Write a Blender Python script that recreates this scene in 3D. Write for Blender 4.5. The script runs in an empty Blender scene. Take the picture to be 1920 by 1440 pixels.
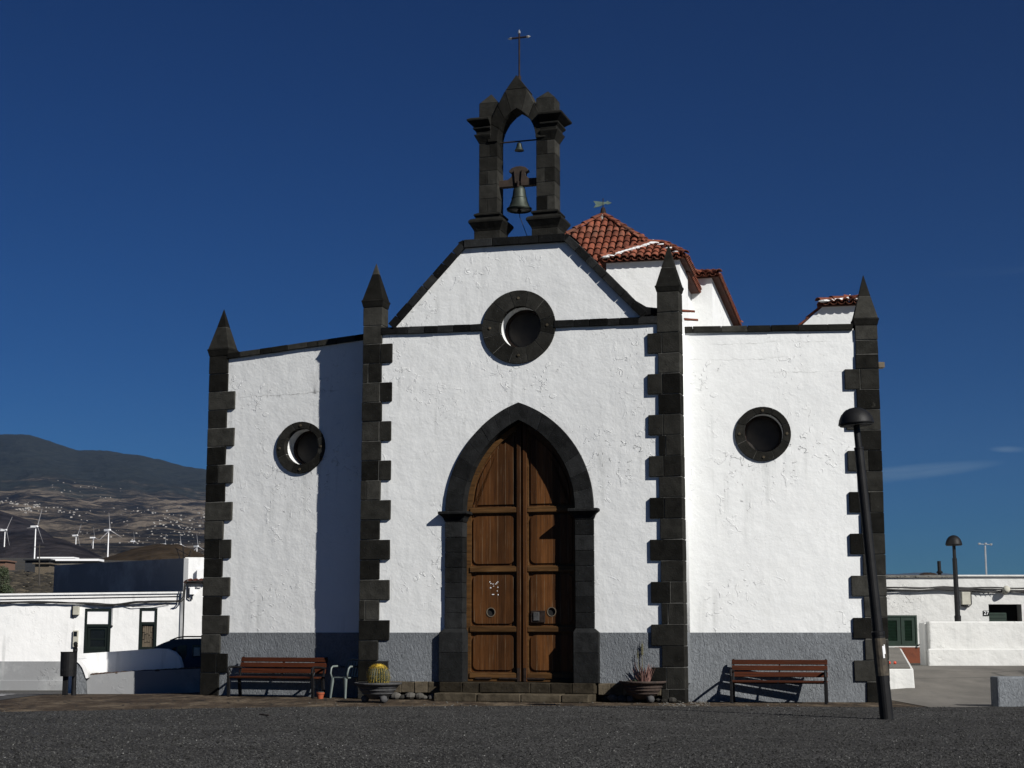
import bpy, bmesh, math, random
from math import sin, cos, tan, pi, radians, atan, sqrt
from mathutils import Vector, Matrix, noise
random.seed(11)
D = bpy.data
SC = bpy.context.scene
COL = SC.collection

# ------------------------------------------------------------------ camera, light
F = 3000.0                       # focal length in photo pixels
PITCH = atan(466 / F)
H = 1.30                         # eye height
cam = D.cameras.new('camera'); cam.sensor_width = 36; cam.lens = F / 1920 * 36
cam.clip_start = 0.1; cam.clip_end = 80000
co = D.objects.new('camera', cam); COL.objects.link(co)
co.location = (0, 0, H); co.rotation_euler = (pi / 2 + PITCH, 0, 0)
SC.camera = co
SUN_AZ, SUN_EL = radians(43), radians(33)   # azimuth to the right of straight behind the camera
to_sun = Vector((sin(SUN_AZ) * cos(SUN_EL), -cos(SUN_AZ) * cos(SUN_EL), sin(SUN_EL)))
sl = D.lights.new('sun', 'SUN'); sl.energy = 5.0; sl.angle = radians(0.5); sl.color = (1, 0.97, 0.92)
so = D.objects.new('sun', sl); COL.objects.link(so)
so.rotation_euler = to_sun.to_track_quat('Z', 'Y').to_euler(); so.location = (20, -20, 40)
W = D.worlds.new('World'); SC.world = W; W.use_nodes = True
wn, wl = W.node_tree.nodes, W.node_tree.links
wn.clear()
sky = wn.new('ShaderNodeTexSky'); sky.sky_type = 'NISHITA'; sky.sun_disc = False
sky.sun_elevation = SUN_EL
sky.sun_rotation = math.atan2(to_sun.x, to_sun.y)
sky.altitude = 600; sky.air_density = 1.0; sky.dust_density = 0.0; sky.ozone_density = 3.5
bg = wn.new('ShaderNodeBackground'); bg.inputs['Strength'].default_value = 0.05
wo = wn.new('ShaderNodeOutputWorld')
gm = wn.new('ShaderNodeGamma'); gm.inputs['Gamma'].default_value = 1.35
tc = wn.new('ShaderNodeTexCoord')
sx = wn.new('ShaderNodeSeparateXYZ'); wl.new(tc.outputs['Generated'], sx.inputs[0])
def wmath(op, a, b=None, c=None, clamp=False):
    n = wn.new('ShaderNodeMath'); n.operation = op; n.use_clamp = clamp
    for i, v in enumerate((a, b, c)):
        if v is None: continue
        if isinstance(v, (int, float)): n.inputs[i].default_value = v
        else: wl.new(v, n.inputs[i])
    return n.outputs[0]
# faint cirrus streaks low in the sky
az = wmath('ARCTAN2', sx.outputs[0], sx.outputs[1])
el = wmath('ARCSINE', sx.outputs[2])
cv = wn.new('ShaderNodeCombineXYZ')
wl.new(wmath('MULTIPLY', az, 9), cv.inputs[0]); wl.new(wmath('MULTIPLY', wmath('SUBTRACT', el, wmath('MULTIPLY', az, 0.10)), 90), cv.inputs[1])
cn = wn.new('ShaderNodeTexNoise'); cn.inputs['Scale'].default_value = 1.0; cn.inputs['Detail'].default_value = 6; cn.inputs['Distortion'].default_value = 0.6
wl.new(cv.outputs[0], cn.inputs['Vector'])
def bump_at(a0, wa, e0, we, slope):
    da = wmath('DIVIDE', wmath('SUBTRACT', az, a0), wa)
    de = wmath('DIVIDE', wmath('SUBTRACT', wmath('SUBTRACT', el, e0), wmath('MULTIPLY', wmath('SUBTRACT', az, a0), slope)), we)
    r = wmath('ADD', wmath('MULTIPLY', da, da), wmath('MULTIPLY', de, de))
    return wmath('SUBTRACT', 1.0, r, clamp=True)
m1 = bump_at(0.235, 0.066, radians(5.45), 0.0052, 0.085)
m2 = bump_at(0.302, 0.012, radians(6.2), 0.0022, -0.05)
m3 = bump_at(0.300, 0.040, radians(12.3), 0.003, 0.0)
ms = wmath('ADD', m1, wmath('ADD', wmath('MULTIPLY', m2, .8), wmath('MULTIPLY', m3, 0.12)), clamp=True)
cd = wmath('MULTIPLY', ms, wmath('MULTIPLY_ADD', cn.outputs['Fac'], 1.9, -0.55, clamp=True))
lowhaze = wmath('MULTIPLY', wmath('SUBTRACT', 1.0, wmath('DIVIDE', el, radians(9)), clamp=True), wmath('MULTIPLY_ADD', cn.outputs['Fac'], 0.5, 0.05))
mixc = wn.new('ShaderNodeMix'); mixc.data_type = 'RGBA'
tint = wn.new('ShaderNodeMix'); tint.data_type = 'RGBA'; tint.blend_type = 'MULTIPLY'; tint.inputs[0].default_value = 1.0
tint.inputs[7].default_value = (0.062, 0.158, 0.275, 1)
wl.new(sky.outputs[0], gm.inputs[0]); wl.new(gm.outputs[0], tint.inputs[6])
wl.new(wmath('ADD', wmath('MULTIPLY', cd, 0.8), wmath('MULTIPLY', lowhaze, 0.12), clamp=True), mixc.inputs[0])
wl.new(tint.outputs[2], mixc.inputs[6]); mixc.inputs[7].default_value = (2.6, 4.0, 5.6, 1)
wl.new(mixc.outputs[2], bg.inputs['Color']); wl.new(bg.outputs[0], wo.inputs[0])
vs = SC.view_settings; vs.view_transform = 'Standard'; vs.look = 'None'; vs.gamma = 1; vs.exposure = 0.24

# ------------------------------------------------------------------ measuring helpers
def ray(px, py):
    a, b = (px - 960) / F, (720 - py) / F
    return Vector((a, cos(PITCH) - b * sin(PITCH), sin(PITCH) + b * cos(PITCH)))
def atY(px, py, Y):
    d = ray(px, py); t = Y / d.y
    return Vector((d.x * t, Y, H + d.z * t))
def atZ(px, py, z=0.0):
    d = ray(px, py); t = (z - H) / d.z
    return Vector((d.x * t, d.y * t, z))
def sm(a, b, x):
    t = max(0, min(1, (x - a) / (b - a))); return t * t * (3 - 2 * t)
def lerp_tab(tab, x):
    if x <= tab[0][0]: return tab[0][1]
    for (a, va), (b, vb) in zip(tab, tab[1:]):
        if x <= b: return va + (vb - va) * (x - a) / (b - a)
    return tab[-1][1]
class Frame:
    """a vertical plane: x along it, y inwards, z up"""
    def __init__(s, ox, oy, deg):
        s.ox, s.oy, s.a = ox, oy, radians(deg)
        s.M = Matrix.Translation((ox, oy, 0)) @ Matrix.Rotation(-s.a, 4, 'Z')
        s.t = Vector((cos(s.a), -sin(s.a), 0)); s.n = Vector((sin(s.a), cos(s.a), 0))
    def px(s, px, py, dep=0.0):
        d = ray(px, py); p0 = Vector((s.ox, s.oy, 0)) + s.n * dep; c = Vector((0, 0, H))
        t = (p0 - c).dot(s.n) / d.dot(s.n); p = c + d * t - Vector((s.ox, s.oy, 0))
        return p.dot(s.t), p.z
    def world(s, x, y, z=0): return s.M @ Vector((x, y, z))

# ------------------------------------------------------------------ object helpers
def tag(o, label=None, cat=None, group=None, kind=None):
    if label: o['label'] = label
    if cat: o['category'] = cat
    if group: o['group'] = group
    if kind: o['kind'] = kind
    return o
def thing(name, label, cat, loc=(0, 0, 0), rz=0, group=None):
    o = D.objects.new(name, None); COL.objects.link(o); o.location = loc; o.rotation_euler = (0, 0, rz)
    o.empty_display_size = 0.2
    return tag(o, label, cat, group)
def wm(o):
    m = o.matrix_basis.copy()
    while o.parent: o = o.parent; m = o.matrix_basis @ m
    return m
def link(name, me, mat, parent=None, M=None, bevel=0, world=False, smooth=False):
    o = D.objects.new(name, me); COL.objects.link(o)
    if 'tone' not in me.color_attributes:
        ca = me.color_attributes.new('tone', 'BYTE_COLOR', 'CORNER'); ca.data.foreach_set('color', [1.0] * (4 * len(ca.data)))
    if mat:
        for m in (mat if isinstance(mat, (list, tuple)) else [mat]): me.materials.append(m)
    if parent: o.parent = parent
    if M is not None:
        o.matrix_basis = (wm(parent).inverted() @ M) if (world and parent) else M
    if smooth:
        for p in me.polygons: p.use_smooth = True
    if bevel:
        b = o.modifiers.new('bevel', 'BEVEL'); b.width = bevel; b.segments = 2; b.limit_method = 'ANGLE'; b.angle_limit = radians(40)
    return o
def obj(name, bm, mat, parent=None, M=None, bevel=0, world=False, smooth=False):
    me = D.meshes.new(name)
    bmesh.ops.recalc_face_normals(bm, faces=bm.faces)
    bm.to_mesh(me); bm.free()
    return link(name, me, mat, parent, M, bevel, world, smooth)
def copy_tree(o, parent=None):
    c = o.copy(); COL.objects.link(c); c.parent = parent
    for ch in [x for x in D.objects if x.parent == o]: copy_tree(ch, c)
    return c
def NB():
    bm = bmesh.new(); bm.loops.layers.float_color.new('tone'); return bm
def paint(bm, faces, tone):
    L = bm.loops.layers.float_color.get('tone')
    if L is None: return
    for f in faces:
        for l in f.loops: l[L] = (tone, tone, tone, 1)
def prism(bm, poly, y0, y1, tone=1.0, jit=0.0, plane='xz'):
    """polygon in x,z extruded along y (plane='xy': extruded along z)"""
    def P(a, b, c):
        j = lambda: random.uniform(-jit, jit) if jit else 0
        return (a + j(), c + j(), b + j()) if plane == 'xz' else (a + j(), b + j(), c + j())
    A = [bm.verts.new(P(a, b, y0)) for a, b in poly]; B = [bm.verts.new(P(a, b, y1)) for a, b in poly]
    fs = [bm.faces.new(A), bm.faces.new(B[::-1])]
    n = len(poly)
    for i in range(n): fs.append(bm.faces.new((A[i], A[(i + 1) % n], B[(i + 1) % n], B[i])))
    paint(bm, fs, tone); return fs
def box(bm, x0, x1, y0, y1, z0, z1, tone=1.0, jit=0.0):
    return prism(bm, [(x0, z0), (x1, z0), (x1, z1), (x0, z1)], y0, y1, tone, jit)
def loft(bm, sections, cap=True, tone=1.0):
    """list of closed rings of equal count"""
    R = [[bm.verts.new(p) for p in s] for s in sections]; n = len(R[0]); fs = []
    for a, b in zip(R, R[1:]):
        for i in range(n): fs.append(bm.faces.new((a[i], a[(i + 1) % n], b[(i + 1) % n], b[i])))
    if cap: fs += [bm.faces.new(R[0][::-1]), bm.faces.new(R[-1])]
    paint(bm, fs, tone); return fs
def lathe(bm, prof, n=24, c=(0, 0, 0), cap=True, sx=1, sy=1, tone=1.0):
    return loft(bm, [[(c[0] + r * sx * cos(2 * pi * k / n), c[1] + r * sy * sin(2 * pi * k / n), c[2] + z) for k in range(n)] for r, z in prof], cap, tone)
def tube(bm, pts, r, n=8, tone=1.0):
    pts = [Vector(p) for p in pts]; rs = r if isinstance(r, (list, tuple)) else [r] * len(pts)
    secs = []; prev = None
    for i, p in enumerate(pts):
        d = (pts[min(i + 1, len(pts) - 1)] - pts[max(i - 1, 0)]).normalized()
        if prev is None:
            a = d.orthogonal().normalized()
        else:
            a = (prev - d * prev.dot(d)); a = a.normalized() if a.length > 1e-6 else d.orthogonal().normalized()
        prev = a; b = d.cross(a)
        secs.append([p + (a * cos(2 * pi * k / n) + b * sin(2 * pi * k / n)) * rs[i] for k in range(n)])
    return loft(bm, secs, True, tone)
def bar(bm, p, q, w, h, tone=1.0, up=(0, 0, 1)):
    p, q = Vector(p), Vector(q); d = (q - p).normalized(); u = Vector(up)
    a = d.cross(u)
    if a.length < 1e-4: a = d.cross(Vector((0, 1, 0)))
    a.normalize(); b = a.cross(d)
    s = lambda c: [c + a * i * w / 2 + b * j * h / 2 for i, j in ((-1, -1), (1, -1), (1, 1), (-1, 1))]
    return loft(bm, [s(p), s(q)], True, tone)
def holed(outer, holes, y0, y1):
    """mesh of a plate in x,z with real holes, from y0 to y1"""
    cu = D.curves.new('c', 'CURVE'); cu.dimensions = '2D'; cu.fill_mode = 'BOTH'; cu.extrude = abs(y1 - y0) / 2
    for poly in [outer] + holes:
        s = cu.splines.new('POLY'); s.points.add(len(poly) - 1); s.use_cyclic_u = True
        for p, (a, b) in zip(s.points, poly): p.co = (a, b, 0, 1)
    o = D.objects.new('c', cu)
    me = D.meshes.new_from_object(o)
    D.objects.remove(o); D.curves.remove(cu)
    ym = (y0 + y1) / 2
    me.transform(Matrix(((1, 0, 0, 0), (0, 0, -1, ym), (0, 1, 0, 0), (0, 0, 0, 1))))
    me.materials.clear()
    return me
def text_mesh(s, size, depth):
    cu = D.curves.new('t', 'FONT'); cu.body = s; cu.size = size; cu.extrude = depth; cu.align_x = 'CENTER'; cu.align_y = 'CENTER'
    o = D.objects.new('t', cu); me = D.meshes.new_from_object(o); D.objects.remove(o); D.curves.remove(cu)
    me.transform(Matrix.Rotation(pi / 2, 4, 'X')); me.materials.clear(); return me

# ------------------------------------------------------------------ materials
def newmat(name):
    m = D.materials.new(name); m.use_nodes = True
    nt = m.node_tree; b = nt.nodes['Principled BSDF']
    return m, nt, b
class NT:
    def __init__(s, nt): s.nt = nt; s.N = nt.nodes; s.L = nt.links; s.tc = s.N.new('ShaderNodeTexCoord')
    def co(s, scale=(1, 1, 1), rot=(0, 0, 0), src='Object'):
        mp = s.N.new('ShaderNodeMapping'); mp.inputs['Scale'].default_value = scale; mp.inputs['Rotation'].default_value = rot
        s.L.new(s.tc.outputs[src], mp.inputs[0]); return mp.outputs[0]
    def noise(s, scale, detail=4, rough=0.5, vec=None, dist=0):
        n = s.N.new('ShaderNodeTexNoise'); n.inputs['Scale'].default_value = scale; n.inputs['Detail'].default_value = detail
        n.inputs['Roughness'].default_value = rough; n.inputs['Distortion'].default_value = dist
        s.L.new(vec if vec else s.tc.outputs['Object'], n.inputs['Vector']); return n.outputs['Fac']
    def vor(s, scale, feat='F1', out='Distance', vec=None, rnd=1.0):
        n = s.N.new('ShaderNodeTexVoronoi'); n.feature = feat; n.inputs['Scale'].default_value = scale; n.inputs['Randomness'].default_value = rnd
        s.L.new(vec if vec else s.tc.outputs['Object'], n.inputs['Vector']); return n.outputs[out]
    def ramp(s, fac, stops):
        n = s.N.new('ShaderNodeValToRGB'); s.L.new(fac, n.inputs[0]); cr = n.color_ramp
        while len(cr.elements) < len(stops): cr.elements.new(0.5)
        for e, (p, c) in zip(cr.elements, stops):
            e.position = p; e.color = (c, c, c, 1) if isinstance(c, (int, float)) else (*c, 1)
        return n.outputs[0]
    def mix(s, fac, a, b, mode='MIX'):
        n = s.N.new('ShaderNodeMix'); n.data_type = 'RGBA'; n.blend_type = mode
        for i, v in ((0, fac), (6, a), (7, b)):
            if isinstance(v, (int, float)): n.inputs[i].default_value = v if i == 0 else (v, v, v, 1)
            elif isinstance(v, tuple): n.inputs[i].default_value = (*v, 1)
            else: s.L.new(v, n.inputs[i])
        return n.outputs[2]
    def math(s, op, a, b=0.0, c=0.0, clamp=False):
        n = s.N.new('ShaderNodeMath'); n.operation = op; n.use_clamp = clamp
        for i, v in enumerate((a, b, c)):
            if isinstance(v, (int, float)): n.inputs[i].default_value = v
            else: s.L.new(v, n.inputs[i])
        return n.outputs[0]
    def bump(s, h, dist, strength=1.0, prev=None):
        n = s.N.new('ShaderNodeBump'); n.inputs['Distance'].default_value = dist; n.inputs['Strength'].default_value = strength
        s.L.new(h, n.inputs['Height'])
        if prev: s.L.new(prev, n.inputs['Normal'])
        return n.outputs[0]
    def attr(s, name='tone'):
        n = s.N.new('ShaderNodeAttribute'); n.attribute_name = name; return n.outputs['Color']
def simple(name, col, rough=0.6, metal=0.0, var=0.25, vs=6.0, bump=0.0, bs=60.0, spec=0.5):
    m, nt, b = newmat(name); T = NT(nt)
    f = T.noise(vs, 5, 0.6)
    dark = tuple(c * (1 - var) for c in col); lite = tuple(min(1, c * (1 + var)) for c in col)
    T.L.new(T.ramp(f, [(0.3, dark), (0.7, lite)]), b.inputs['Base Color'])
    b.inputs['Roughness'].default_value = rough; b.inputs['Metallic'].default_value = metal
    b.inputs['Specular IOR Level'].default_value = spec
    if bump: T.L.new(T.bump(T.noise(bs, 4), bump), b.inputs['Normal'])
    return m
def plaster(name, col=(0.74, 0.75, 0.74), flake=0.5, streak=True, big=0.02, bumpy=1.0, cracks=(), zlo=0.50):
    m, nt, b = newmat(name); T = NT(nt)
    # tone: cool / warm clouds
    c = T.ramp(T.noise(0.9, 5, 0.55), [(0.3, tuple(x * 0.93 for x in col)), (0.7, col)])
    c = T.mix(T.ramp(T.noise(3.3, 6, 0.6), [(0.45, 0.0), (0.8, 0.35)]), c, tuple(x * 0.90 for x in (col[0], col[1] * .99, col[2] * .97)))
    # vertical dirt streaks
    if streak:
        st = T.noise(1.0, 4, 0.6, T.co((5.0, 5.0, 0.35)))
        c = T.mix(T.math('MULTIPLY', T.ramp(st, [(0.54, 0.0), (0.74, 0.8)]), T.ramp(T.noise(0.6, 3), [(0.46, 0.0), (0.62, 0.75)])), c, (0.36, 0.37, 0.36))
        c = T.mix(T.ramp(T.noise(0.45, 6, 0.68), [(0.50, 0.0), (0.72, 0.55)]), c, (0.55, 0.56, 0.555))
    # flaking paint: ragged islands with raised lips
    zone = T.ramp(T.noise(0.55, 3, 0.5), [(zlo, 0.0), (zlo + .16, 1.0)])
    fl = T.noise(5.5, 3, 0.55, dist=1.2)
    lip = T.ramp(fl, [(0.600, 0.0), (0.612, 1.0), (0.626, 1.0), (0.64, 0.0)])
    bits = T.ramp(T.noise(14, 2, 0.6), [(0.47, 0.0), (0.55, 1.0)])
    lipm = T.math('MULTIPLY', T.math('MULTIPLY', lip, zone), bits)
    c = T.mix(T.math('MULTIPLY', lipm, flake), c, (0.16, 0.16, 0.15))
    # horizontal hairline cracks
    wv = T.noise(1.0, 5, 0.6, T.co((0.7, 0.7, 0.9)), dist=0.4)
    cr = T.ramp(T.math('ABSOLUTE', T.math('SUBTRACT', T.math('FRACT', T.math('MULTIPLY', wv, 7.0)), 0.5)), [(0.0, 1.0), (0.012, 0.0)])
    crm = T.math('MULTIPLY', cr, T.ramp(T.noise(0.8, 2), [(0.50, 0.0), (0.60, 0.55)]))
    c = T.mix(crm, c, (0.30, 0.30, 0.29))
    # long horizontal cracks, some with soot-dark drips hanging at them
    if cracks:
        sp = T.N.new('ShaderNodeSeparateXYZ'); T.L.new(T.tc.outputs['Object'], sp.inputs[0]); X_, Z_ = sp.outputs[0], sp.outputs[2]
        for z0, x0, x1, k, drip in cracks:
            wob_ = T.math('MULTIPLY', T.math('SUBTRACT', T.noise(1.6, 5, 0.65, T.co((1, 1, .15))), 0.5), 0.22)
            d = T.math('SUBTRACT', T.math('SUBTRACT', Z_, z0), wob_)
            inx = T.math('MULTIPLY', T.ramp(T.math('DIVIDE', T.math('SUBTRACT', X_, x0), .3), [(0.0, 0.0), (1.0, 1.0)]), T.ramp(T.math('DIVIDE', T.math('SUBTRACT', x1, X_), .3), [(0.0, 0.0), (1.0, 1.0)]))
            ln = T.math('MULTIPLY', T.ramp(T.math('ABSOLUTE', d), [(0.003, 1.0), (0.014, 0.0)]), T.math('MULTIPLY', inx, T.ramp(T.noise(3.1, 4, 0.7), [(0.40, 0.0), (0.60, 1.0)])))
            c = T.mix(T.math('MULTIPLY', ln, k), c, (0.20, 0.20, 0.19))
            if drip:
                col_ = T.ramp(T.noise(4.5, 3, 0.6, T.co((1, 1, .05))), [(0.56, 0.0), (0.66, 1.0)])
                fall = T.ramp(T.math('DIVIDE', T.math('ADD', d, 0.05), .5), [(0.0, 0.0), (0.05, 1.0), (0.25, .45), (1.0, 0.0)])
                c = T.mix(T.math('MULTIPLY', T.math('MULTIPLY', col_, fall), T.math('MULTIPLY', inx, .75)), c, (0.12, 0.12, 0.12))
    T.L.new(c, b.inputs['Base Color']); b.inputs['Roughness'].default_value = 0.85; b.inputs['Specular IOR Level'].default_value = 0.2
    n = T.bump(T.noise(2.6, 4, 0.55), big, bumpy)
    n = T.bump(T.noise(17, 5, 0.6), 0.004, bumpy, n)
    n = T.bump(T.math('MULTIPLY', T.ramp(fl, [(0.60, 0.0), (0.63, 1.0)]), zone), 0.012, 1.0, n)
    T.L.new(n, b.inputs['Normal'])
    return m
def rough_render(name, col):
    m, nt, b = newmat(name); T = NT(nt)
    c = T.ramp(T.noise(1.3, 5, 0.6), [(0.3, tuple(x * 0.8 for x in col)), (0.7, tuple(x * 1.12 for x in col))])
    c = T.mix(T.ramp(T.noise(22, 4, 0.6), [(0.35, 0.5), (0.6, 0.0)]), c, tuple(x * 0.55 for x in col))
    T.L.new(c, b.inputs['Base Color']); b.inputs['Roughness'].default_value = 0.9; b.inputs['Specular IOR Level'].default_value = 0.2
    k = T.ramp(T.noise(0.7, 3, 0.5), [(0.5, 0.55), (0.68, 1.0)])
    h = T.math('MULTIPLY', T.noise(13, 5, 0.68, T.co((1.5, 1, .8), (0, 0.6, 0)), dist=0.9), k)
    T.L.new(T.bump(h, 0.055), b.inputs['Normal'])
    return m
def stone(name, col, var=0.45):
    m, nt, b = newmat(name); T = NT(nt)
    c = T.ramp(T.noise(5, 6, 0.65), [(0.25, tuple(x * (1 - var) for x in col)), (0.75, tuple(x * (1 + var) for x in col))])
    c = T.mix(1.0, c, T.attr(), 'MULTIPLY')
    c = T.mix(T.ramp(T.noise(2.2, 6, 0.7), [(0.66, 0.0), (0.76, 0.35)]), c, (0.11, 0.105, 0.09))
    c = T.mix(T.ramp(T.noise(30, 3, 0.7), [(0.68, 0.0), (0.74, 0.5)]), c, (0.12, 0.12, 0.11))
    T.L.new(c, b.inputs['Base Color']); b.inputs['Roughness'].default_value = 0.95; b.inputs['Specular IOR Level'].default_value = 0.04
    n = T.bump(T.noise(38, 5, 0.65), 0.008); n = T.bump(T.noise(6, 3, 0.6), 0.012, 1.0, n)
    T.L.new(n, b.inputs['Normal'])
    return m
def wood(name, col, grain=(14, 14, 0.9), gloss=0.5, worn=0.4, planks=False):
    m, nt, b = newmat(name); T = NT(nt)
    v = T.co(grain)
    g = T.noise(1.0, 6, 0.65, v, dist=0.8)
    c = T.ramp(g, [(0.25, tuple(x * 0.35 for x in col)), (0.5, col), (0.75, tuple(x * 1.6 for x in col))])
    c = T.mix(T.ramp(T.noise(1.6, 4, 0.6), [(0.4, 0.0), (0.7, 0.5)]), c, tuple(x * 0.45 for x in col))
    c = T.mix(T.math('MULTIPLY', T.ramp(T.noise(1.0, 3, 0.7, T.co(tuple(q * 2.2 for q in grain))), [(0.60, 0.0), (0.72, 1.0)]), worn), c, (0.16, 0.11, 0.065))
    if planks:
        sp = T.N.new('ShaderNodeSeparateXYZ'); T.L.new(T.tc.outputs['Object'], sp.inputs[0]); xw = T.math('MULTIPLY', sp.outputs[0], 6.3)
        idn = T.N.new('ShaderNodeTexWhiteNoise'); idn.noise_dimensions = '1D'; T.L.new(T.math('FLOOR', xw), idn.inputs['W'])
        c = T.mix(1.0, c, T.ramp(idn.outputs['Value'], [(0.0, 0.55), (1.0, 1.35)]), 'MULTIPLY')
        fr = T.math('ABSOLUTE', T.math('SUBTRACT', T.math('FRACT', T.math('ADD', xw, T.math('MULTIPLY', T.noise(1.2, 2), .12))), 0.5))
        edge = T.ramp(fr, [(0.47, 0.0), (0.492, 1.0)])
        c = T.mix(T.math('MULTIPLY', edge, T.ramp(T.noise(1.5, 3, 0.6), [(0.42, 0.1), (0.58, 0.75)])), c, (0.20, 0.155, 0.10))
        c = T.mix(T.ramp(T.noise(1.0, 4, 0.7, T.co((22, 22, 1.6))), [(0.58, 0.0), (0.74, 0.55)]), c, (0.045, 0.014, 0.005))
    c = T.mix(1.0, c, T.attr(), 'MULTIPLY')
    T.L.new(c, b.inputs['Base Color']); b.inputs['Roughness'].default_value = gloss; b.inputs['Specular IOR Level'].default_value = 0.15
    T.L.new(T.bump(g, 0.004), b.inputs['Normal'])
    return m

M = {}
M['white'] = plaster('white_plaster')
M['white_smooth'] = plaster('white_reveal', (0.76, 0.77, 0.76), 0.0, False, 0.004, 0.5)
M['house_white'] = plaster('house_whitewash', (0.80, 0.80, 0.79), 0.08, True, 0.03, 0.7, zlo=0.62)
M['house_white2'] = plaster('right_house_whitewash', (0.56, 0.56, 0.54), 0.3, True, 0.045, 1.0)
M['grey_render'] = rough_render('grey_render', (0.185, 0.198, 0.21))
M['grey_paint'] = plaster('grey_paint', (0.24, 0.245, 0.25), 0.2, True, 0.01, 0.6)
M['basalt'] = stone('basalt', (0.0215, 0.021, 0.0185))
M['basalt_dark'] = stone('basalt_dark', (0.0145, 0.015, 0.0152))
M['step_stone'] = stone('step_stone', (0.065, 0.054, 0.038), 0.6)
M['mortar'] = simple('mortar', (0.13, 0.127, 0.115), 0.9, 0, 0.35, 9, 0.004, 70, 0.1)
M['door_wood'] = wood('door_wood', (0.084, 0.033, 0.0095), (16, 16, 0.8), 0.6, 0.40, True)
M['door_rail'] = wood('door_rail', (0.080, 0.040, 0.014), (1.2, 16, 18), 0.55, 0.3)
M['bench_wood'] = wood('bench_wood', (0.050, 0.0125, 0.0040), (0.9, 18, 22), 0.8, 0.08)
M['black_metal'] = simple('black_metal', (0.007, 0.007, 0.0075), 0.55, 0.0, 0.4, 8, 0.002, 60, 0.22)
M['iron'] = simple('rusty_iron', (0.020, 0.013, 0.010), 0.8, 0.0, 0.6, 12, 0.002, 60, 0.2)
M['bronze'] = simple('green_bronze', (0.034, 0.042, 0.033), 0.55, 0.5, 0.4, 9, 0.002, 50)
M['copper'] = simple('verdigris', (0.11, 0.16, 0.135), 0.6, 0.2, 0.35, 14, 0.001, 60)
M['silver'] = simple('galvanised', (0.5, 0.5, 0.5), 0.35, 0.8, 0.15, 9)
M['pane'] = simple('dark_pane', (0.020, 0.015, 0.010), 0.6, 0.0, 0.6, 3)
M['glass_dark'] = simple('dark_glass', (0.006, 0.007, 0.008), 0.12, 0.0, 0.3, 3)
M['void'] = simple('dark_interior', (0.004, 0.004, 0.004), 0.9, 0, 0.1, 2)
M['green_paint'] = simple('dark_green_paint', (0.004, 0.018, 0.009), 0.5, 0, 0.3, 8)
M['green_dark'] = simple('near_black_green_paint', (0.0022, 0.0065, 0.0038), 0.5, 0, 0.3, 8)
M['brown_paint'] = simple('red_brown_paint', (0.12, 0.028, 0.008), 0.8, 0, 0.35, 3, 0.004, 30)
M['plastic'] = simple('white_plastic', (0.13, 0.155, 0.145), 0.45, 0, 0.12, 5)
M['terracotta'] = simple('terracotta_pot', (0.26, 0.055, 0.018), 0.8, 0, 0.2, 8)
M['pot_grey'] = simple('grey_pot', (0.045, 0.045, 0.046), 0.85, 0, 0.45, 7, 0.01, 20)
M['pot_rust'] = simple('rusty_pot', (0.040, 0.026, 0.020), 0.85, 0, 0.5, 7, 0.01, 20)
M['soil'] = simple('soil', (0.05, 0.03, 0.02), 0.95, 0, 0.4, 20, 0.01, 30)
M['box_beige'] = simple('beige_box', (0.38, 0.37, 0.31), 0.7, 0, 0.15, 6)
M['white_paint'] = simple('white_paint', (0.8, 0.8, 0.8), 0.6, 0, 0.06, 5)
M['cable'] = simple('black_cable', (0.012, 0.011, 0.010), 0.7, 0, 0.4, 20)
M['car_paint'] = simple('car_blue', (0.011, 0.021, 0.045), 0.25, 0.3, 0.1, 2)
M['rubber'] = simple('rubber', (0.01, 0.01, 0.01), 0.8, 0, 0.2, 5)
M['yoke_wood'] = simple('old_yoke_wood', (0.030, 0.019, 0.013), 0.9, 0, 0.5, 8)
M['old_pole'] = simple('old_pole_wood', (0.045, 0.04, 0.034), 0.9, 0, 0.3, 4)
M['blade'] = simple('turbine_blade', (0.30, 0.30, 0.31), 0.6, 0, 0.04, 0.1)
M['turbine'] = simple('turbine_white', (0.85, 0.85, 0.85), 0.5, 0, 0.04, 0.1)
M['far_white'] = simple('far_white_wall', (0.30, 0.285, 0.26), 0.9, 0, 0.25, 0.004)
M['far_roof'] = simple('far_roof', (0.16, 0.09, 0.06), 0.9, 0, 0.3, 0.004)
M['shed_wall'] = simple('shed_wall', (0.13, 0.12, 0.10), 0.9, 0, 0.3, 0.3)
M['dark_wall'] = simple('dark_wall', (0.022, 0.024, 0.028), 0.9, 0, 0.3, 0.4)
M['weather_wood'] = simple('weathered_wood', (0.10, 0.08, 0.055), 0.9, 0, 0.3, 4)
M['leaf'] = simple('dark_foliage', (0.020, 0.030, 0.010), 0.7, 0, 0.6, 1.5)
M['aloe'] = simple('red_aloe', (0.19, 0.105, 0.088), 0.55, 0, 0.4, 9)
M['aloe_dry'] = simple('dry_stalk', (0.11, 0.10, 0.045), 0.8, 0, 0.3, 9)
M['rock'] = stone('rock', (0.042, 0.040, 0.036), 0.5)
def mk_scrub():
    m, nt, b = newmat('scrub'); T = NT(nt); T.L.new(T.mix(1.0, T.ramp(T.noise(3, 4), [(.3, (.030, .026, .016)), (.7, (.060, .048, .032))]), T.attr(), 'MULTIPLY'), b.inputs['Base Color']); b.inputs['Roughness'].default_value = .95; return m
M['scrub'] = mk_scrub()
M['red_ball'] = simple('red_ball', (0.45, 0.05, 0.02), 0.5, 0, 0.1, 5)

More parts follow.
